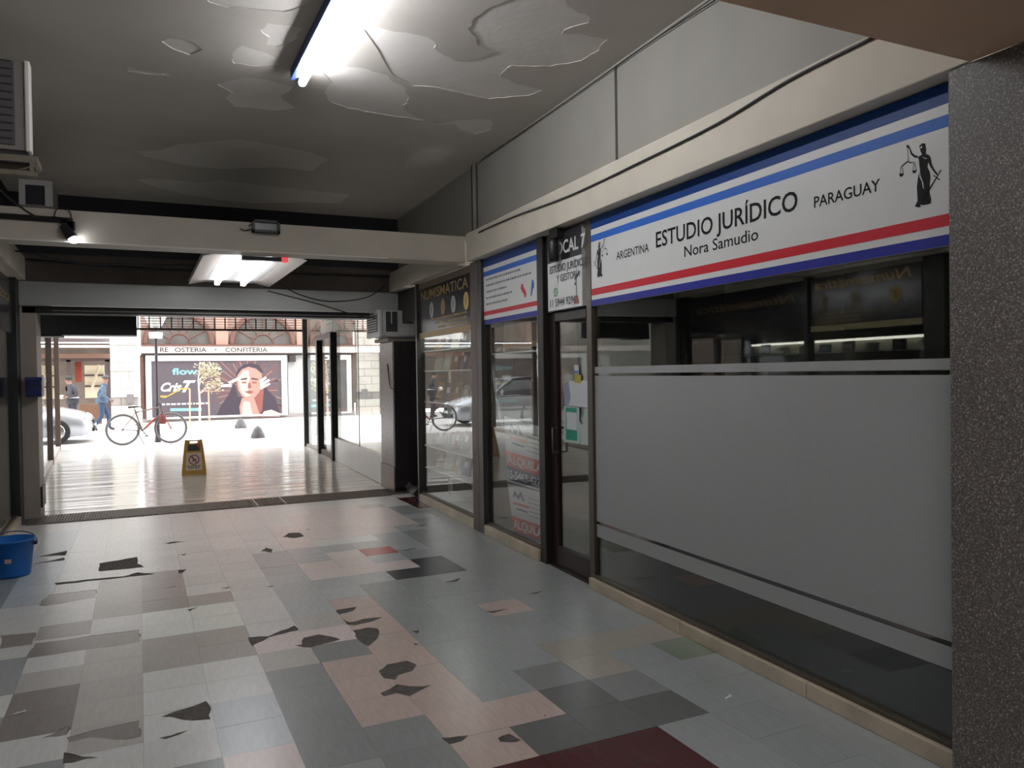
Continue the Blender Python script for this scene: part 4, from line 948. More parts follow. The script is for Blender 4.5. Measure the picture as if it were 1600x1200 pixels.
for sgn in (-1, 1):
    mb, fn = pan(sgn); pz = obj('panel', mb, yel, cs)
    if sgn == -1:
        g = lambda o: (lambda a, b: tuple(np.array(fn(a, b, .012)) + np.array([0, -o, 0])))
        obj('black_field', poly(MB(), [(-.095, .40), (.095, .40), (.085, .50), (-.085, .50)], g(.002)), mat('caution_dark', srgb(52, 52, 66), .5), pz)
        obj('red_corner', poly(MB(), [(.06, .46), (.105, .46), (.10, .51), (.045, .51)], g(.003)), mat('caution_red', srgb(196, 60, 40), .5), pz)
        obj('white_field', poly(MB(), [(-.125, .09), (.125, .09), (.115, .37), (-.115, .37)], g(.002)), mat('caution_white', srgb(206, 190, 170), .5), pz)
        mb = ringpoly(MB(), 0, .26, .066, .082, g(.0035)); poly(mb, [(-.062, .312), (-.05, .322), (.062, .208), (.05, .198)], g(.0035)); obj('ban_ring', mb, mat('ban_red', srgb(140, 30, 50), .5), pz)
        mb = poly(MB(), [(-.03, .24), (-.005, .262), (-.02, .285), (-.012, .292), (.012, .268), (.035, .275), (.04, .265), (.015, .25), (.03, .225), (.02, .22), (.0, .246), (-.02, .23)], g(.003)); disc(mb, -.018, .303, .011, .011, g(.003)); obj('slipping_figure', mb, ink, pz)
        obj('small_print', bars(MB(), [(-.1, .1, .15), (-.085, .085, .122)], g(.003), 0, .014, rr), ink, pz, kind='stuff')
obj('hinge', MB().tube([(-Wt, 0, Hc - .03), (-.1, 0, Hc - .03)], .012, 8), yel, cs); obj('hinge', MB().tube([(.1, 0, Hc - .03), (Wt, 0, Hc - .03)], .012, 8), yel, cs)

# ================================================================== STREET
pave = mat('pavement', srgb(196, 192, 188), .8, var=.05, vscale=1.5, bump=.05)
obj('floor_street', B(-18, 18, 20.3, 31.6, -.12, -.002), pave, kind='structure')
obj('floor_step', B(-18, 18, 18.1, 20.3, -.12, -.0046), pave, kind='structure')
YF = 31.0
def fx_(px, py, y=YF): p = yplane(px, py, y); return float(p[0]), float(p[2])
bm_ = mat('osteria_wall', srgb(140, 116, 106), .8, var=.1, vscale=2); brn = mat('arch_brick', srgb(100, 70, 60), .8, var=.15, vscale=9); gw = mat('arch_glass', srgb(90, 86, 82), .3, var=.25, vscale=2)
stw = mat('pale_stone_block', srgb(206, 200, 190), .8, var=.06, vscale=3); gpl = mat('grey_plinth', srgb(140, 132, 128), .7, var=.12)
osx = mat('fascia_cream', srgb(206, 192, 184), .6); brown_ink = mat('brown_ink', srgb(44, 32, 32), .6)
bd = thing('building', 'restaurant building with brick arches and OSTERIA CONFITERIA lettering over the billboard', 'building', (0, YF, 0))
obj('wall', B(.06, 15, .12, .6, 0, 9), bm_, bd)
f0, f1 = fx_(220, 552)[1], fx_(220, 541)[1]
fa = obj('fascia', B(.06, 11, -.12, .12, f0, f1), osx, bd); obj('fascia_edge', B(.06, 11, -.16, .12, f0 - .06, f0), brown_ink, fa); obj('fascia_edge', B(.06, 11, -.16, .12, f1, f1 + .06), brn, fa)
fo = lambda a, b: (a, -.123, b)
mb = MB()
def px2(px, py): return fx_(px, py, YF - .12)
bz = (f0 + f1) / 2 - .085
for t_, a, b in (('RE', 250, 263), ('OSTERIA', 273, 323), ('CONFITERIA', 352, 418)):
    obj('lettering', text(MB(), t_, fo, px2(a, 548)[0], px2(b, 548)[0], bz, .16, bold=.006), brown_ink, fa)
obj('dot', disc(mb, px2(337, 545)[0], bz + .08, .03, .03, fo), brown_ink, fa)
aw = 2.95
for k in range(4):
    cx_ = fx_(278, 540)[0] + .05 + k * aw
    obj('arch_window', MB().prism([(cx_ + 1.05 * cos(t), f1 + .08 + 1.05 * sin(t)) for t in np.linspace(0, pi, 22)], lambda a, b, t: (a, .1 + t, b), 0, .05), gw, bd)
    ar = MB().torus((cx_, .08, f1 + .08), (0, 1, 0), 1.13, .1, 26, 6, -pi, 0); obj('arch', ar, brn, bd)
    for q in range(1, 6):
        t = pi * q / 6; obj('glazing_bar', MB().tube([(cx_ + .35 * cos(t), .09, f1 + .08 + .35 * sin(t)), (cx_ + 1.1 * cos(t), .09, f1 + .08 + 1.1 * sin(t))], .025, 4), brn, bd)
    obj('arch_inner', MB().torus((cx_, .09, f1 + .08), (0, 1, 0), .38, .035, 16, 4, -pi, 0), brn, bd)
    obj('spandrel', B(cx_ + 1.26, cx_ + 1.69, .02, .12, f1 + .06, 5.2), mat('spandrel', srgb(158, 124, 108), .8), bd)
g0 = fx_(449, 600)[0]; g1 = fx_(476, 600)[0]
obj('grey_panel', B(g0 + .03, g1 + .6, .04, .12, .0, f0 - .08), mat('panel_grey', srgb(166, 166, 164), .6, var=.05), bd)
obj('shop_glass', B(g1 + .9, 10.5, .08, .12, .3, f0 - .1), gw, bd); obj('brick_pier', B(fx_(219, 600)[0], fx_(225, 600)[0], -.03, .12, .5, f0 - .06), brn, bd); obj('plinth', B(.06, 15, -.05, .12, 0, .14), gpl, bd)
obj('wall_lamp', B(g0 + .06, g0 + .3, -.2, .1, f0 - .35, f0 - .1), brown_ink, bd)
# billboard
bbx = thing('billboard', 'framed flow poster with portrait on the restaurant front', 'billboard', (0, YF - .1, 0))
a0, zt1 = fx_(227, 556); a1, _ = fx_(447, 556); zb1 = max(.16, fx_(340, 659)[1])
zb1 = .10
frm = mat('board_frame', srgb(214, 212, 210), .5); p0, pzt = fx_(236, 564.5); p1_, pzb = fx_(440, 651.5)
pzb = max(pzb, .17)
for x0, x1, z0, z1 in ((a0, a1, pzt, zt1), (a0, a1, zb1, pzb), (a0, p0, pzb, pzt), (p1_, a1, pzb, pzt)): obj('frame', B(x0, x1, -.08, .0, z0, z1), frm, bbx, bev=.01)
obj('print', B(p0, p1_, -.03, .0, pzb, pzt), mat('poster_dusk', srgb(78, 70, 75), .5, var=.06), bbx)
def bp_(px, py): return fx_(px, py, YF - .135)
fo = lambda o: (lambda a, b: (a, -.031 - o, b))
def bpoly(pts, m_, o, name='shape'): return obj(name, poly(MB(), [bp_(*q) for q in pts], fo(o)), m_, bbx)
hair = mat('poster_red_rays', srgb(106, 66, 60), .5); hair2 = mat('poster_pale_rays', srgb(146, 106, 96), .5); skin_p = mat('poster_skin', srgb(158, 118, 106), .5); skin_l = mat('poster_highlight', srgb(186, 156, 146), .5); skin_d = mat('poster_shadow', srgb(122, 70, 62), .5); dkp = mat('poster_dark', srgb(52, 44, 54), .5); cy = mat('poster_cyan', srgb(116, 168, 176), .5); wp_ = mat('poster_white', srgb(196, 196, 192), .5); ye = mat('poster_yellow', srgb(156, 136, 62), .5)
mb, mb2 = MB(), MB(); cxp, czp = bp_(388, 610); rr2 = random.Random(4)
for k in range(84):
    t = 2 * pi * k / 84 + rr2.uniform(-.03, .03); L0, L1 = .45, rr2.uniform(1.0, 1.75)
    q = [(cxp + L0 * cos(t - .02), czp + L0 * sin(t - .02)), (cxp + L0 * cos(t + .02), czp + L0 * sin(t + .02)), (cxp + L1 * cos(t + .012), czp + L1 * sin(t + .012)), (cxp + L1 * cos(t - .012), czp + L1 * sin(t - .012))]
    q = [(min(max(a, p0 + .02), p1_ - .02), min(max(b, pzb + .02), pzt - .02)) for a, b in q]
    (mb if k % 3 else mb2).add([fo(.001)(*c) for c in q], [(0, 1, 2, 3)])
obj('hair_ray', mb, hair, bbx, kind='stuff'); obj('hair_ray', mb2, hair2, bbx, kind='stuff')
bpoly([(338, 651), (345, 635), (358, 615), (366, 598), (372, 620), (400, 625), (415, 605), (430, 622), (436, 640), (439, 651)], dkp, .003, 'shoulders')
bpoly([(376, 651), (374, 636), (378, 622), (402, 620), (404, 636), (408, 651)], skin_p, .004, 'neck')
bpoly([(370, 597), (371, 583), (378, 574), (390, 571), (402, 573), (409, 582), (410, 598), (406, 612), (398, 622), (388, 625), (378, 619), (372, 609)], skin_p, .005, 'face')
bpoly([(368, 590), (371, 578), (380, 570), (392, 567), (404, 570), (412, 582), (408, 583), (400, 576), (388, 573), (378, 577), (372, 585)], dkp, .006, 'fringe')
bpoly([(403, 590), (409, 598), (405, 613), (397, 622), (402, 636), (406, 648), (410, 640), (412, 610)], skin_d, .006, 'face_shadow')
bpoly([(373, 600), (374, 588), (380, 580), (388, 578), (390, 590), (388, 608), (392, 618), (384, 620), (377, 613)], skin_l, .0055, 'face_light')
bpoly([(379, 651), (378, 638), (381, 627), (390, 628), (393, 640), (396, 651)], skin_l, .0055, 'neck_light')
bpoly([(408, 651), (412, 643), (424, 640), (436, 645), (438, 651)], skin_l, .0055, 'shoulder_light')
for q in ([(376, 592), (386, 590), (386, 593), (376, 594)], [(393, 590), (403, 592), (403, 594), (393, 593)]): bpoly(q, dkp, .007, 'brow')
for q in ([(377, 597), (385, 596), (385, 599), (378, 599)], [(394, 596), (402, 597), (401, 599), (394, 599)]): bpoly(q, skin_d, .007, 'eye')
bpoly([(388, 598), (391, 598), (393, 606), (387, 607)], skin_d, .0065, 'nose'); bpoly([(382, 612), (390, 610), (397, 612), (390, 616)], skin_d, .007, 'lips')
for q in ([(345, 601), (362, 600), (362, 604), (345, 605)], [(356, 597), (373, 589), (375, 593), (359, 600)], [(405, 595), (415, 588), (417, 591), (407, 599)], [(406, 600), (420, 592), (422, 595), (408, 604)], [(406, 605), (421, 598), (422, 601), (407, 609)]): bpoly(q, wp_, .008, 'finger')
b_ = bp_(269, 585); obj('lettering', text(MB(), 'flow', fo(.003), bp_(269, 585)[0], bp_(309, 585)[0], bp_(290, 585)[1], .225, bold=.012), cy, bbx, label='pale cyan flow lettering')
mb = text(MB(), 'Cris', fo(.003), bp_(251, 600)[0], bp_(284, 600)[0], bp_(268, 611)[1], .30, shear=.4, bold=.03)
obj('lettering', mb, wp_, bbx, label='white script lettering'); obj('lettering', text(MB(), 'T', fo(.003), bp_(284, 600)[0], bp_(306, 600)[0], bp_(290, 612)[1], .40, shear=.5, bold=.04), wp_, bbx, label='large white script letter')
bpoly([(250, 618), (262, 618), (272, 612), (284, 606), (296, 606), (298, 615), (294, 608), (282, 609), (270, 616), (258, 622), (251, 621)], ye, .004, 'flourish')
obj('small_print', bars(MB(), [(bp_(253, 631)[0], bp_(325, 631)[0], bp_(280, 632.5)[1])], fo(.003), 0, .06, rr), wp_, bbx, kind='stuff')
bpoly([(266, 638), (315, 637.5), (315, 642), (266, 642.5)], cy, .003, 'cyan_bar')
# stone pier with blocks
pr_ = thing('stone_pier', 'pale stone pier of stacked blocks left of the restaurant front', 'pier', (0, YF, 0))
s0, s1 = fx_(173, 600)[0], fx_(216, 600)[0]
zz = .0; k = 0
for h in [.34, .30, .28] + [.31] * 22:
    spl = (s0 + s1) / 2 + (.15 if k % 2 else -.12)
    for a, b in ((s0, spl - .006), (spl + .006, s1)):
        obj('stone_block', B(a, b, -.1 + .012 * ((k * 7) % 3), .5, zz + .006, zz + h - .006), gpl if k in (2,) else stw, pr_, bev=.01)
    zz += h; k += 1
obj('core', B(s0 + .02, s1 - .02, -.05, .55, 0, zz), gpl, pr_); obj('meter_box', B(fx_(198, 620)[0], fx_(209, 620)[0], -.16, -.1, fx_(200, 630)[1], fx_(200, 616)[1]), mat('meter_grey', srgb(110, 104, 104), .5), pr_)
# open shop left of the pier
sh2 = thing('corner_shop', 'open fronted shop with dark frame and orange banner left of the stone pier', 'building', (0, YF, 0))
dkf = mat('shopfront_brown', srgb(70, 56, 54), .6); obj('side_facade', B(-15, -4.2, -.02, .6, 3.05, 9), mat('dark_facade', srgb(96, 84, 76), .8, var=.15), sh2); obj('upper_wall', B(-4.2, s0, .0, .6, 3.05, 9), mat('shop_facade', srgb(204, 200, 196), .8), sh2); obj('fascia', B(-4.2, s0, -.1, .3, fx_(100, 560)[1], fx_(100, 553)[1]), mat('fascia_tan', srgb(120, 90, 76), .7), sh2)
ztp = fx_(100, 558)[1]
obj('lintel', B(-9, s0, -.05, .3, ztp - .16, ztp - .02), dkf, sh2); obj('interior', B(-9, s0, 4.0, 4.1, 0, 3.0), mat('shop_beige', srgb(84, 72, 62), .8, var=.3, vscale=1.5), sh2)
obj('roof_slab', B(-15, s0, .6, 4.1, 3.05, 3.25), dkf, sh2); obj('canopy', B(-4.2, s0, -.9, .0, fx_(100, 548)[1] + .1, fx_(100, 548)[1] + .16), mat('canopy_pale', srgb(214, 214, 212), .6), sh2)
for x in (-9, -6.6, -4.2, fx_(108, 600)[0], fx_(168.5, 600)[0]): obj('post', B(x - .07, x + .07, -.05, .25, 0, ztp - .1), dkf, sh2)
obj('orange_banner', B(fx_(116, 570)[0], fx_(127, 570)[0], .3, .33, fx_(116, 597)[1], fx_(116, 565)[1]), mat('banner_orange', srgb(136, 54, 36), .7), sh2)
obj('counter', B(fx_(124, 640)[0], fx_(158, 640)[0], .4, .9, 0, fx_(140, 632)[1]), mat('counter_brown', srgb(126, 92, 70), .6), sh2)
obj('shelf_unit', B(fx_(128, 600)[0], fx_(160, 600)[0], 1.6, 1.9, .9, 2.1), mat('unit_cream', srgb(196, 186, 160), .7), sh2)
for z in (1.3, 1.7): obj('shelf_board', B(fx_(128, 600)[0], fx_(160, 600)[0], 1.52, 1.6, z, z + .06), dkf, sh2)
obj('ladder_rail', MB().tube([(fx_(141, 610)[0], .5, fx_(141, 612)[1]), (fx_(154, 610)[0], .7, fx_(152, 570)[1])], .05, 6), mat('unit_cream', srgb(196, 186, 160)), sh2)
obj('side_wall', B(-15, -9, .0, .6, 0, 3.05), mat('shop_facade', srgb(204, 200, 196)), sh2)

# ---------------------------------------------------------------- lamp post, bollards, tree
iron = mat('post_iron', srgb(70, 66, 70), .5, .3)
lp = ground(247, 691); t = thing('street_lamp', 'slim dark street lamp post with white lantern beside the bicycle', 'lamp', (float(lp[0]), float(lp[1]), 0))
obj('pole', MB().lathe([(.07, 0), (.075, .02), (.07, .1), (.05, .3), (.045, .9), (.05, .92), (.04, .96), (.034, 3.6)], 14), iron, t, smooth=True)
zz1, zz2, zz3, zz4 = [yplane(242, y, float(lp[1]))[2] for y in (529, 519, 512, 496)]
obj('collar', MB().lathe([(.05, zz1), (.15, zz1), (.16, zz2), (.05, zz2)], 4), mat('lantern_white', srgb(226, 228, 228), .4), t); obj('lantern_bowl', MB().lathe([(.12, zz3), (.27, zz4 + .05), (.27, zz4 + .1), (.05, zz4 + .12)], 6), mat('lantern_white', srgb(226, 228, 228)), t)
obj('lantern_hat', MB().lathe([(.33, zz4 + .12), (.2, zz4 + .25), (.05, zz4 + .34), (0, zz4 + .36)], 12), iron, t)
def bollard(px, py, ht, label):
    g = ground(px, py); t = thing('bollard', label, 'bollard', (float(g[0]), float(g[1]), 0), group=None)
    obj('body', MB().lathe([(0, 0), (.17, 0), (.18, .03), (.17, .09), (.13, .16), (.10, .24), (.06, ht * .86), (.03, ht * .97), (0, ht)], 18), mat('bollard_grey', srgb(84, 80, 80), .6, var=.1), t, smooth=True)
    obj('base_ring', MB().torus((0, 0, .02), (0, 0, 1), .17, .018, 20, 6), mat('bollard_grey', srgb(120, 116, 116)), t, smooth=True)
bollard(376, 669, .32, 'further grey cone shaped bollard just below the billboard'); bollard(403, 684, .32, 'nearer grey cone shaped bollard on the bright pavement')
g = ground(312, 668); t = thing('young_tree', 'slender young tree with stakes and pale leaves before the billboard', 'tree', (float(g[0]), float(g[1]), 0))
bark = mat('pale_bark', srgb(204, 186, 172), .8); rt = random.Random(2)
obj('trunk', MB().tube([(0, 0, 0), (.02, 0, .8), (-.01, .02, 1.5), (.05, 0, 2.1)], [.035, .03, .024, .012], 8), bark, t)
for x, z in ((-.28, 1.25), (.30, 1.2)): obj('stake', MB().tube([(x, .05, 0), (x * .95, .05, z)], .026, 6), mat('stake', srgb(200, 164, 140), .8), t)
br = []
for k in range(9):
    a = rt.uniform(0, 2 * pi); z = rt.uniform(1.15, 1.8); e = (cos(a) * rt.uniform(.1, .28) + .34, sin(a) * .3, z + rt.uniform(.1, .3)); br.append(e)
    obj('branch', MB().tube([(0.01, 0, z - .1), (e[0] * .5, e[1] * .5, z + .08), e], [.012, .009, .004], 5), bark, t)
mb = MB()
for k in range(420):
    e = rt.choice(br); c = Vector((e[0] + rt.gauss(0, .1) + .03, e[1] + rt.gauss(0, .12), e[2] + rt.gauss(0, .1))); d = Vector((rt.gauss(0, 1), rt.gauss(0, 1), rt.gauss(0, .5))).normalized() * .06; w_ = d.cross(Vector((rt.gauss(0, 1), rt.gauss(0, 1), 1))).normalized() * .025
    mb.add([c - d, c + w_, c + d, c - w_], [(0, 1, 2, 3)])
obj('foliage', mb, mat('pale_leaf', srgb(178, 170, 140), .6), t, kind='stuff')

# ---------------------------------------------------------------- bicycle
rb, fb = ground(192, 697), ground(267, 692)
rb = np.array([rb[0], 20.85, 0]); fbx = float(yplane(267, 670, 20.85)[0]); wb = fbx - rb[0]; Rw = .355
t = thing('bicycle', 'orange and black bicycle leaning against the street lamp post', 'bicycle', (float(rb[0]), 20.85, Rw + .022)); 
tyre = mat('tyre', srgb(112, 108, 108), .8); stf = mat('spoke', srgb(170, 168, 168), .3, .8); bf = mat('bike_frame', srgb(112, 92, 86), .4, .2); bo_ = mat('bike_orange', srgb(168, 66, 44), .4)
def wheel(x):
    w_ = obj('wheel', MB().torus((x, 0, 0), (0, 1, 0), Rw, .022, 40, 8), tyre, t, smooth=True)
    obj('rim', MB().torus((x, 0, 0), (0, 1, 0), Rw - .028, .009, 40, 6), stf, w_, smooth=True); obj('hub', MB().tube([(x, -.04, 0), (x, .04, 0)], .025, 10), stf, w_)
    mb = MB()
    for k in range(20): a = 2 * pi * k / 20; mb.tube([(x, .02 * (-1) ** k, 0), (x + (Rw - .03) * cos(a), 0, (Rw - .03) * sin(a))], .0018, 3, False)
    obj('spoke', mb, stf, w_, kind='stuff')
wheel(0.0); wheel(wb)
bb, st, hd, hb_ = (.42, 0, -.04), (.27, 0, .47), (wb - .22, 0, .52), (wb - .17, 0, .38)
obj('frame', MB().tube([bb, st], .017, 8).tube([st[:1] + (0, .40), hd], .017, 8).tube([bb, hb_], .02, 8).tube([hd, hb_], .022, 8).tube([(0, .05, 0), bb], .009, 6).tube([(0, -.05, 0), bb], .009, 6).tube([(0, .05, 0), (.29, 0, .4)], .008, 6).tube([(0, -.05, 0), (.29, 0, .4)], .008, 6), bf, t)
obj('fork', MB().tube([hb_, (wb - .12, .05, .25), (wb, .055, 0)], .013, 6).tube([hb_, (wb - .12, -.05, .25), (wb, -.055, 0)], .013, 6), bo_, t)
obj('down_tube_cover', MB().tube([(.5, 0, .03), (.72, 0, .25)], .028, 8), bo_, t, label='orange lower frame section')
obj('saddle', MB().add([(.12, -.07, .55), (.12, .07, .55), (.30, .03, .56), (.42, .012, .55), (.42, -.012, .55), (.30, -.03, .56), (.13, -.05, .51), (.13, .05, .51), (.4, 0, .53)], [(0, 1, 2, 5), (2, 3, 4, 5), (0, 6, 7, 1), (1, 7, 8, 3, 2), (0, 5, 4, 8, 6), (6, 8, 7), (3, 8, 4)]), blackm, t)
obj('seat_post', MB().tube([st, (.25, 0, .53)], .013, 8), stf, t)
obj('handlebar', MB().tube([hd, (wb - .24, 0, .6)], .014, 8).tube([(wb - .27, -.29, .64), (wb - .23, -.1, .61), (wb - .23, .1, .61), (wb - .27, .29, .64)], .013, 8), blackm, t)
cr_ = obj('crankset', MB().torus(bb, (0, 1, 0), .085, .007, 24, 5).tube([bb, (.52, -.05, -.16)], .01, 6).tube([bb, (.32, .05, .10)], .01, 6), blackm, t); obj('pedal', B(.47, .57, -.13, -.06, -.175, -.155), blackm, cr_); obj('pedal', B(.27, .37, .06, .13, .09, .11), blackm, cr_)
obj('kickstand', MB().tube([(.3, -.04, -.03), (.46, -.14, -.36)], .008, 6), blackm, t)
obj('bag', MB().lathe([(0, -.12), (.07, -.11), (.08, 0), (.07, .1), (0, .11)], 12, (wb - .18, -.04, .22), 1, .7), mat('bike_bag', srgb(120, 60, 58), .7), t, smooth=True)

# ---------------------------------------------------------------- car (nose to the right)
silver = mat('car_silver', srgb(176, 180, 186), .25, .5, coat=.6); cgl = mat('car_glass', srgb(36, 40, 46), .05); rub = mat('rubber', srgb(30, 30, 32), .7); chrome = mat('chrome', srgb(190, 192, 196), .15, .9)
nx = float(yplane(141, 660, 22.3)[0]) + .05
t = thing('car', 'silver hatchback car parked along the street, nose by the bicycle', 'car', (nx, 22.9, 0))
def car_body(sections):
    mb = MB(); n = len(sections[0])
    for s_ in sections: mb.v += s_
    for i in range(len(sections) - 1):
        for k in range(n - 1): mb.f.append((i * n + k, i * n + k + 1, (i + 1) * n + k + 1, (i + 1) * n + k))
    mb.f.append(tuple(range(n))); mb.f.append(tuple((len(sections) - 1) * n + k for k in reversed(range(n)))); return mb
def sec(x, hw, zb, zm, zt): return [(x, -hw * .9, zb), (x, -hw, zb + .12), (x, -hw, zm), (x, -hw * .86, zt - .03), (x, -hw * .5, zt), (x, 0, zt + .012), (x, hw * .5, zt), (x, hw * .86, zt - .03), (x, hw, zm), (x, hw, zb + .12), (x, hw * .9, zb)]
obj('body', car_body([sec(0, .52, .28, .42, .52), sec(-.08, .68, .22, .5, .66), sec(-.25, .8, .18, .58, .76), sec(-.6, .86, .18, .66, .86), sec(-1.15, .87, .18, .74, .96), sec(-1.5, .87, .18, .76, .99), sec(-3.3, .87, .18, .78, 1.0), sec(-3.85, .82, .2, .78, .98), sec(-4.05, .7, .26, .7, .9)]), silver, t, smooth=True)
def csec(x, hw, z0, z1): return [(x, -.84, z0), (x, -hw, z1 - .04), (x, -hw * .6, z1), (x, 0, z1 + .015), (x, hw * .6, z1), (x, hw, z1 - .04), (x, .84, z0)]
obj('cabin_glass', car_body([csec(-1.2, .80, .93, .97), csec(-1.85, .66, .95, 1.40), csec(-2.4, .64, .97, 1.46), csec(-3.4, .62, .97, 1.42), csec(-3.95, .74, .95, 1.0)]), cgl, t, smooth=True)
obj('roof', car_body([[(x, y, z + .012 * (1 - (y / .7) ** 2)) for y in (-.64, -.4, 0, .4, .64)] + [(x, y, z - .03) for y in (.62, 0, -.62)] for x, z in ((-1.85, 1.415), (-2.4, 1.475), (-3.0, 1.465), (-3.5, 1.425))]), silver, t, smooth=True)
for s in (-1, 1):
    obj('pillar', MB().tube([(-1.2, s * .80, .97), (-1.85, s * .655, 1.41)], .035, 6).tube([(-2.55, s * .86, .98), (-2.55, s * .65, 1.45)], .03, 6).tube([(-3.9, s * .76, 1.0), (-3.45, s * .63, 1.42)], .05, 6), silver, t)
    for x in (-.78, -3.3):
        w_ = obj('wheel', MB().lathe([(0, 0), (.2, 0), (.29, .01), (.31, .03), (.31, .17), (.29, .19), (0, .19)], 24), rub, t, smooth=True); w_.location = (x, s * .87 + (.0 if s < 0 else 0), .31); w_.rotation_euler = (R_(90) * (1 if s < 0 else -1), 0, 0); w_.location = (x, s * .70, .31)
        h_ = obj('hubcap', MB().lathe([(0, .21), (.06, .21), (.19, .2), (.2, .19)], 12), chrome, w_)
    obj('headlight', MB().lathe([(0, -.1), (.10, -.06), (.14, 0), (.10, .06), (0, .1)], 14, (-.17, s * .56, .62), .9, 1.3), mat('headlamp_glass', srgb(214, 218, 222), .08), t, smooth=True)
    obj('mirror', MB().lathe([(0, -.07), (.07, -.05), (.09, 0), (.06, .06), (0, .08)], 10, (-1.42, s * .97, 1.0), .6, 1.2), silver, t, smooth=True)
obj('grille', B(-.02, .03, -.34, .34, .47, .56), rub, t, bev=.01); obj('lower_grille', B(-.0, .04, -.5, .5, .28, .38), rub, t, bev=.01); obj('badge', MB().lathe([(0, 0), (.05, 0), (.05, .01), (0, .02)], 14, (-.03, 0, .60)), chrome, t)
obj('number_plate', B(.035, .05, -.2, .2, .385, .46), pw, t); obj('wiper', MB().tube([(-1.22, -.4, .985), (-1.45, .1, 1.14)], .008, 5), rub, t)

# ---------------------------------------------------------------- people
def figure(name, label, loc, rz, J, rad, mats, hgt, extra):
    """one skinned body: joints J in metres, radii, materials picked by region"""
    names = list(J); idx = {k: i for i, k in enumerate(names)}
    ed = [('pelvis','belly'),('belly','chest'),('chest','neck'),('neck','head'),('head','crown'),('chest','shL'),('shL','elL'),('elL','wrL'),('wrL','haL'),('chest','shR'),('shR','elR'),('elR','wrR'),('wrR','haR'),('pelvis','hiL'),('hiL','knL'),('knL','anL'),('anL','toL'),('pelvis','hiR'),('hiR','knR'),('knR','anR'),('anR','toR')]
    me = bpy.data.meshes.new(name); me.from_pydata([J[k] for k in names], [(idx[a], idx[b]) for a, b in ed], []); me.update()
    o = bpy.data.objects.new(name + '_tmp', me); COL.objects.link(o)
    sk = o.modifiers.new('skin', 'SKIN'); sk.branch_smoothing = .4
    ss = o.modifiers.new('sub', 'SUBSURF'); ss.levels = 2; ss.render_levels = 2
    if not me.skin_vertices: me.attributes.new('skin', 'FLOAT', 'POINT')
    for k in names:
        v = me.skin_vertices[0].data[idx[k]]; r = rad[k]; v.radius = r if isinstance(r, tuple) else (r, r); v.use_root = (k == 'pelvis')
    dg = bpy.context.evaluated_depsgraph_get(); dg.update()
    m2 = bpy.data.meshes.new_from_object(o.evaluated_get(dg)); bpy.data.objects.remove(o)
    for m_ in mats: m2.materials.append(m_)
    seg_of = {}
    for p in m2.polygons:
        c = p.center; best, bd_ = None, 9
        for a, b in ed:
            A_, B_ = Vector(J[a]), Vector(J[b]); u = max(0, min(1, (c - A_).dot(B_ - A_) / max((B_ - A_).length_squared, 1e-9))); d = (c - (A_ + (B_ - A_) * u)).length
            if d < bd_: bd_, best = d, (a, b, u)
        a, b, u = best
        if b in ('crown', 'head') or b in ('haL', 'haR'): p.material_index = 0
        elif b in ('toL', 'toR') or (b in ('anL', 'anR') and u > .93): p.material_index = 3
        elif a in ('hiL', 'knL', 'hiR', 'knR') or b in ('hiL', 'hiR'): p.material_index = 2
        else: p.material_index = 1
        p.use_smooth = True
    m2.name = name
    root = thing(name, label, 'person', loc, rz)
    obj('body', m2, None, root, smooth=True)
    hx, hy, hz = J['head']
    fx = mats[0]
    obj('ear', MB().lathe([(0, -.03), (.012, -.02), (.014, .01), (0, .03)], 8, (hx - .01, hy - .085, hz + .02)), fx, root, smooth=True); obj('ear', MB().lathe([(0, -.03), (.012, -.02), (.014, .01), (0, .03)], 8, (hx - .01, hy + .085, hz + .02)), fx, root, smooth=True)
    obj('nose', MB().add([(hx + .09, hy, hz + .045), (hx + .085, hy - .016, hz), (hx + .085, hy + .016, hz), (hx + .125, hy, hz + .002)], [(0, 1, 3), (0, 3, 2), (1, 2, 3)]), fx, root)
    for s in (-1, 1):
        obj('eye', MB().lathe([(0, -.009), (.009, 0), (0, .009)], 8, (hx + .088, hy + s * .033, hz + .035)), mat('eye_dark', srgb(40, 34, 32), .3), root)
        wr_, ha = Vector(J['wrL' if s < 0 else 'wrR']), Vector(J['haL' if s < 0 else 'haR']); d = (ha - wr_).normalized(); sd = Vector((1, 0, 0)) if abs(d.x) < .8 else Vector((0, 0, 1)); sd = (sd - d * sd.dot(d)).normalized(); cu = d.cross(sd) * (1 if s > 0 else -1)
        mb = MB()
        for q, (o_, ln) in enumerate(((-.027, .062), (-.009, .072), (.009, .068), (.027, .052))):
            b0 = ha + sd * o_ - d * .015; mb.tube([b0, b0 + d * ln * .55, b0 + d * ln * .9 + cu * .018, b0 + d * ln + cu * .034], [.009, .0088, .008, .006], 6)
        b0 = wr_ + d * .03 + sd * .028; mb.tube([b0, b0 + d * .03 + sd * .03, b0 + d * .062 + sd * .034 + cu * .012], [.011, .010, .007], 6)
        obj('fingers', mb, fx, root, smooth=True, kind='stuff')
    obj('mouth', B(hx + .083, hx + .088, hy - .022, hy + .022, hz - .045, hz - .037), mat('lip', srgb(140, 80, 74), .5), root)
    extra(root, hx, hy, hz)
    return root
skinm = mat('skin', srgb(140, 106, 92), .6); denim = mat('denim_shirt', srgb(76, 94, 114), .8, var=.12, vscale=9); jeans = mat('jeans', srgb(44, 66, 90), .8, var=.12, vscale=9); shoe = mat('shoe', srgb(48, 44, 44), .6)
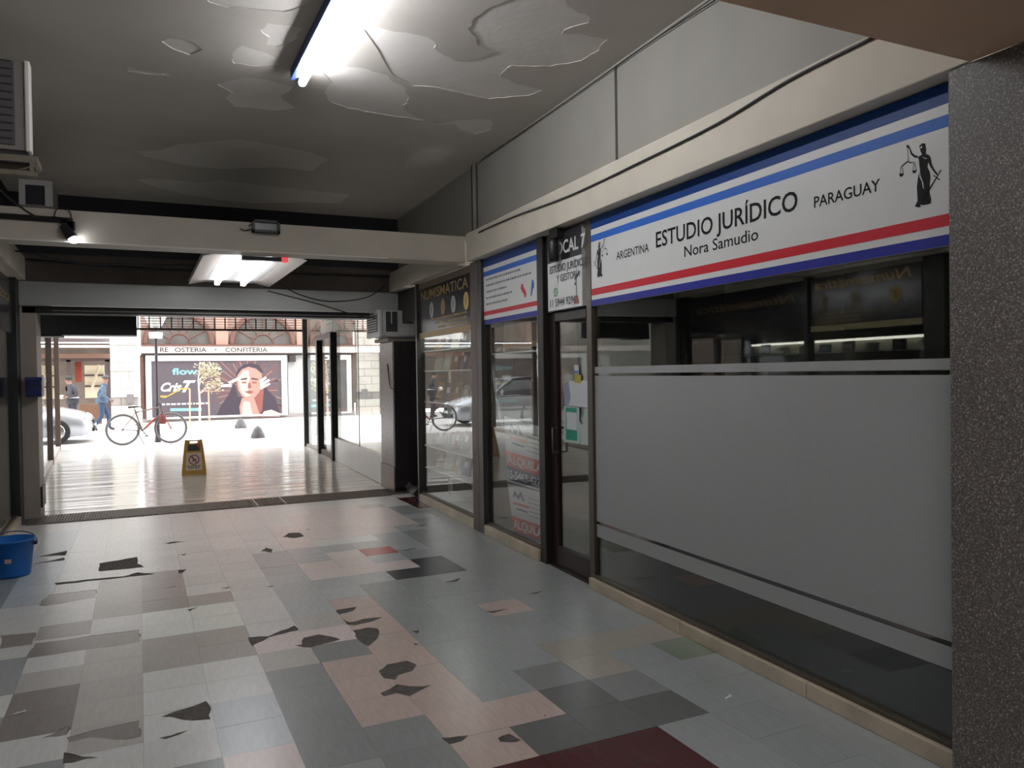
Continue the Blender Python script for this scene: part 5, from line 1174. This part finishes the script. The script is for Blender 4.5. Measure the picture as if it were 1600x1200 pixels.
RAD = dict(pelvis=(.15, .12), belly=(.15, .12), chest=(.17, .13), neck=.058, head=(.088, .095), crown=(.07, .075), shL=.07, elL=.05, wrL=.034, haL=(.04, .022), shR=.07, elR=.05, wrR=.034, haR=(.04, .022), hiL=.105, knL=.066, anL=.046, toL=.04, hiR=.105, knR=.066, anR=.046, toR=.04)
walk = dict(pelvis=(0, 0, .90), belly=(.02, 0, 1.06), chest=(.06, 0, 1.28), neck=(.09, 0, 1.45), head=(.12, 0, 1.56), crown=(.12, 0, 1.64), shL=(.04, .19, 1.36), elL=(-.1, .26, 1.12), wrL=(-.04, .25, .90), haL=(-.02, .25, .83), shR=(.04, -.19, 1.36), elR=(.02, -.26, 1.10), wrR=(.22, -.24, .97), haR=(.28, -.23, .93), hiL=(.0, .09, .86), knL=(.16, .1, .48), anL=(.2, .1, .09), toL=(.34, .1, .035), hiR=(0, -.09, .86), knR=(.0, -.1, .46), anR=(-.24, -.1, .12), toR=(-.12, -.1, .035))
def cap_(root, hx, hy, hz):
    obj('cap', MB().lathe([(.104, .055), (.106, .08), (.092, .125), (.05, .15), (0, .156)], 18, (hx, hy, hz)), mat('grey_cap', srgb(74, 68, 72), .8), root, smooth=True); obj('cap_peak', MB().add([(hx + .08, hy - .075, hz + .06), (hx + .2, hy - .05, hz + .05), (hx + .2, hy + .05, hz + .05), (hx + .08, hy + .075, hz + .06), (hx + .08, hy - .075, hz + .07), (hx + .2, hy - .05, hz + .058), (hx + .2, hy + .05, hz + .058), (hx + .08, hy + .075, hz + .07)], [(0, 3, 2, 1), (4, 5, 6, 7), (0, 1, 5, 4), (1, 2, 6, 5), (2, 3, 7, 6), (3, 0, 4, 7)]), mat('grey_cap', srgb(74, 68, 72)), root)
    obj('jacket_hem', MB().lathe([(.165, .86), (.185, .9), (.178, 1.0)], 18, (.0, 0, 0), .95, 1.1), denim, root, smooth=True); obj('collar', MB().torus((.075, 0, 1.42), (.2, 0, 1), .075, .022, 16, 6), denim, root, smooth=True)
gm_ = ground(160, 673.5)
figure('person', 'man in light denim jacket, jeans and grey cap walking to the right', (float(gm_[0]), float(gm_[1]), 0), 0.0, walk, RAD, [skinm, denim, jeans, shoe], 1.7, cap_)
stand = dict(walk, hiL=(.0, .09, .86), knL=(.04, .11, .48), anL=(.0, .12, .09), toL=(.14, .14, .035), knR=(.05, -.11, .48), anR=(.01, -.12, .09), toR=(.16, -.13, .035), elL=(.0, .27, 1.12), wrL=(.22, .16, 1.05), haL=(.29, .12, 1.06), elR=(.0, -.27, 1.12), wrR=(.22, -.16, 1.03), haR=(.29, -.12, 1.04))
blkc = mat('black_jacket', srgb(50, 50, 56), .7, var=.1)
def hood(root, hx, hy, hz):
    obj('hair', MB().lathe([(.1, .02), (.106, .06), (.098, .11), (.06, .145), (0, .155)], 18, (hx - .012, hy, hz)), mat('hair_dark', srgb(50, 44, 42), .8), root, smooth=True)
    obj('reflective_band', MB().lathe([(.186, 1.02), (.188, 1.05)], 20, (.02, 0, 0), 1, 1.12), mat('reflective', srgb(220, 224, 226), .4), root, smooth=True); obj('jacket_hem', MB().lathe([(.165, .84), (.182, .9), (.18, 1.0)], 18, (.01, 0, 0), .98, 1.12), blkc, root, smooth=True)
    obj('white_bundle', MB().lathe([(0, -.06), (.07, -.05), (.09, 0), (.06, .05), (0, .07)], 12, (.33, 0, 1.06)), mat('bundle', srgb(214, 214, 212), .7), root, smooth=True)
gx = yplane(113, 600, 27.6)
figure('person', 'person in black jacket with white reflective band standing behind the car', (float(gx[0]), 27.6, 0), R_(-150), stand, RAD, [skinm, blkc, mat('dark_trousers', srgb(48, 48, 58), .8), shoe], 1.7, hood)

# ---------------------------------------------------------------- goods in the far bays
gsh = thing('display_shelves', 'glass display shelves on white posts behind the far shop window', 'shelf', FLOC, FROT)
sgl = mat('shelf_edge', srgb(206, 212, 210), .2); Z4 = (.42, .70, 1.25, 1.635, 1.88)
for z in Z4: obj('shelf', Fb(-4.4, -2.56, .03, .34, z, z + .016), sgl, gsh)
obj('strip_light', Fb(-4.35, -2.6, .30, .34, 2.40, 2.43), mat('strip_lamp', (1, 1, 1), emit=(1, .98, .95), estr=36), gsh, label='white strip light')
for s in (-4.38, -3.5, -2.6): obj('post', Fb(s - .03, s + .03, .34, .38, .06, 2.44), white, gsh)
k = 0
for zi, z in enumerate(Z4):
    for si, s in enumerate(np.arange(-4.2, -2.65, .31)):
        k += 1
        if mrng.random() < .12: continue
        h = mrng.uniform(.19, .23) if zi > 2 else mrng.uniform(.19, .24); c = mrng.randrange(6)
        o = obj('album', B(-.011, .011, -.115, .115, 0, h), cm[c], None, (0, 0, 0), 0, bev=.002, label='%s album, %s from far end on %s shelf in far shop window' % (AC[c], NTH[si], SHN[zi]), cat='album', group='albums on the shelves of the far shop window')
        p = FA + FU * s + FN * .17; o.location = (p[0], p[1], z + .0195); o.rotation_euler = (0, R_(12), FROT + mrng.uniform(-.15, .15))
        obj('cover_label', B(-.0125, -.0112, -.05, .05, h * .45, h * .75), pw, o)
bxp = FA + FU * -1.45 + FN * .45
cb = thing('display_cabinet', 'brown wooden cabinet hanging behind the top of second window', 'cabinet', FLOC, FROT)
wd = mat('cabinet_wood', srgb(120, 98, 80), .6, var=.2, vscale=8, stretch=(1, 1, .2)); cs0 = fac(787, 525, .06)[0]; cz0 = fac(787, 545, .06)[1]; cz1 = fac(787, 537, .06)[1]
obj('body', Fb(cs0, sJ[0] - .01, .06, .32, cz1, 2.6), wd, cb); obj('lower_strip', Fb(cs0, sJ[0] - .01, .05, .32, cz0, cz1), mat('cabinet_strip', srgb(150, 118, 94), .6), cb); obj('shelf', Fb(sM[2] + .02, sJ[0] - .01, .05, .32, cz0 - .05, cz0 - .035), sgl, cb)
stk = obj('leaning_stick', MB().tube([tuple(fw_(784, 664, .10)), tuple(fw_(763, 536, .07))], .02, 8), white, None, label='white stick leaning inside the second shop window', cat='stick')

# small litter on the tiles
scr = mat('scrap_white', srgb(214, 214, 214), .6)
for lab, px, w_ in (('small white paper scrap on the grey tiles by the frosted window', (1137, 1090), .035), ('tiny white paper scrap on a brown tile near the bucket', (266, 917), .04), ('tiny pale paper scrap on the brown tiles nearest the viewer', (29, 1114), .035)):
    g = ground(*px); obj('paper_scrap', MB().prism([(-w_, -.004), (-w_ * .2, .008), (w_ * .4, .002), (w_, .012), (w_ * .8, -.012), (0, -.006)], lambda a, b, t: (a, b, t + .0005 + .02 * abs(a)), 0, .0012), scr, None, (float(g[0]), float(g[1]), .0006), .4, label=lab, cat='paper')
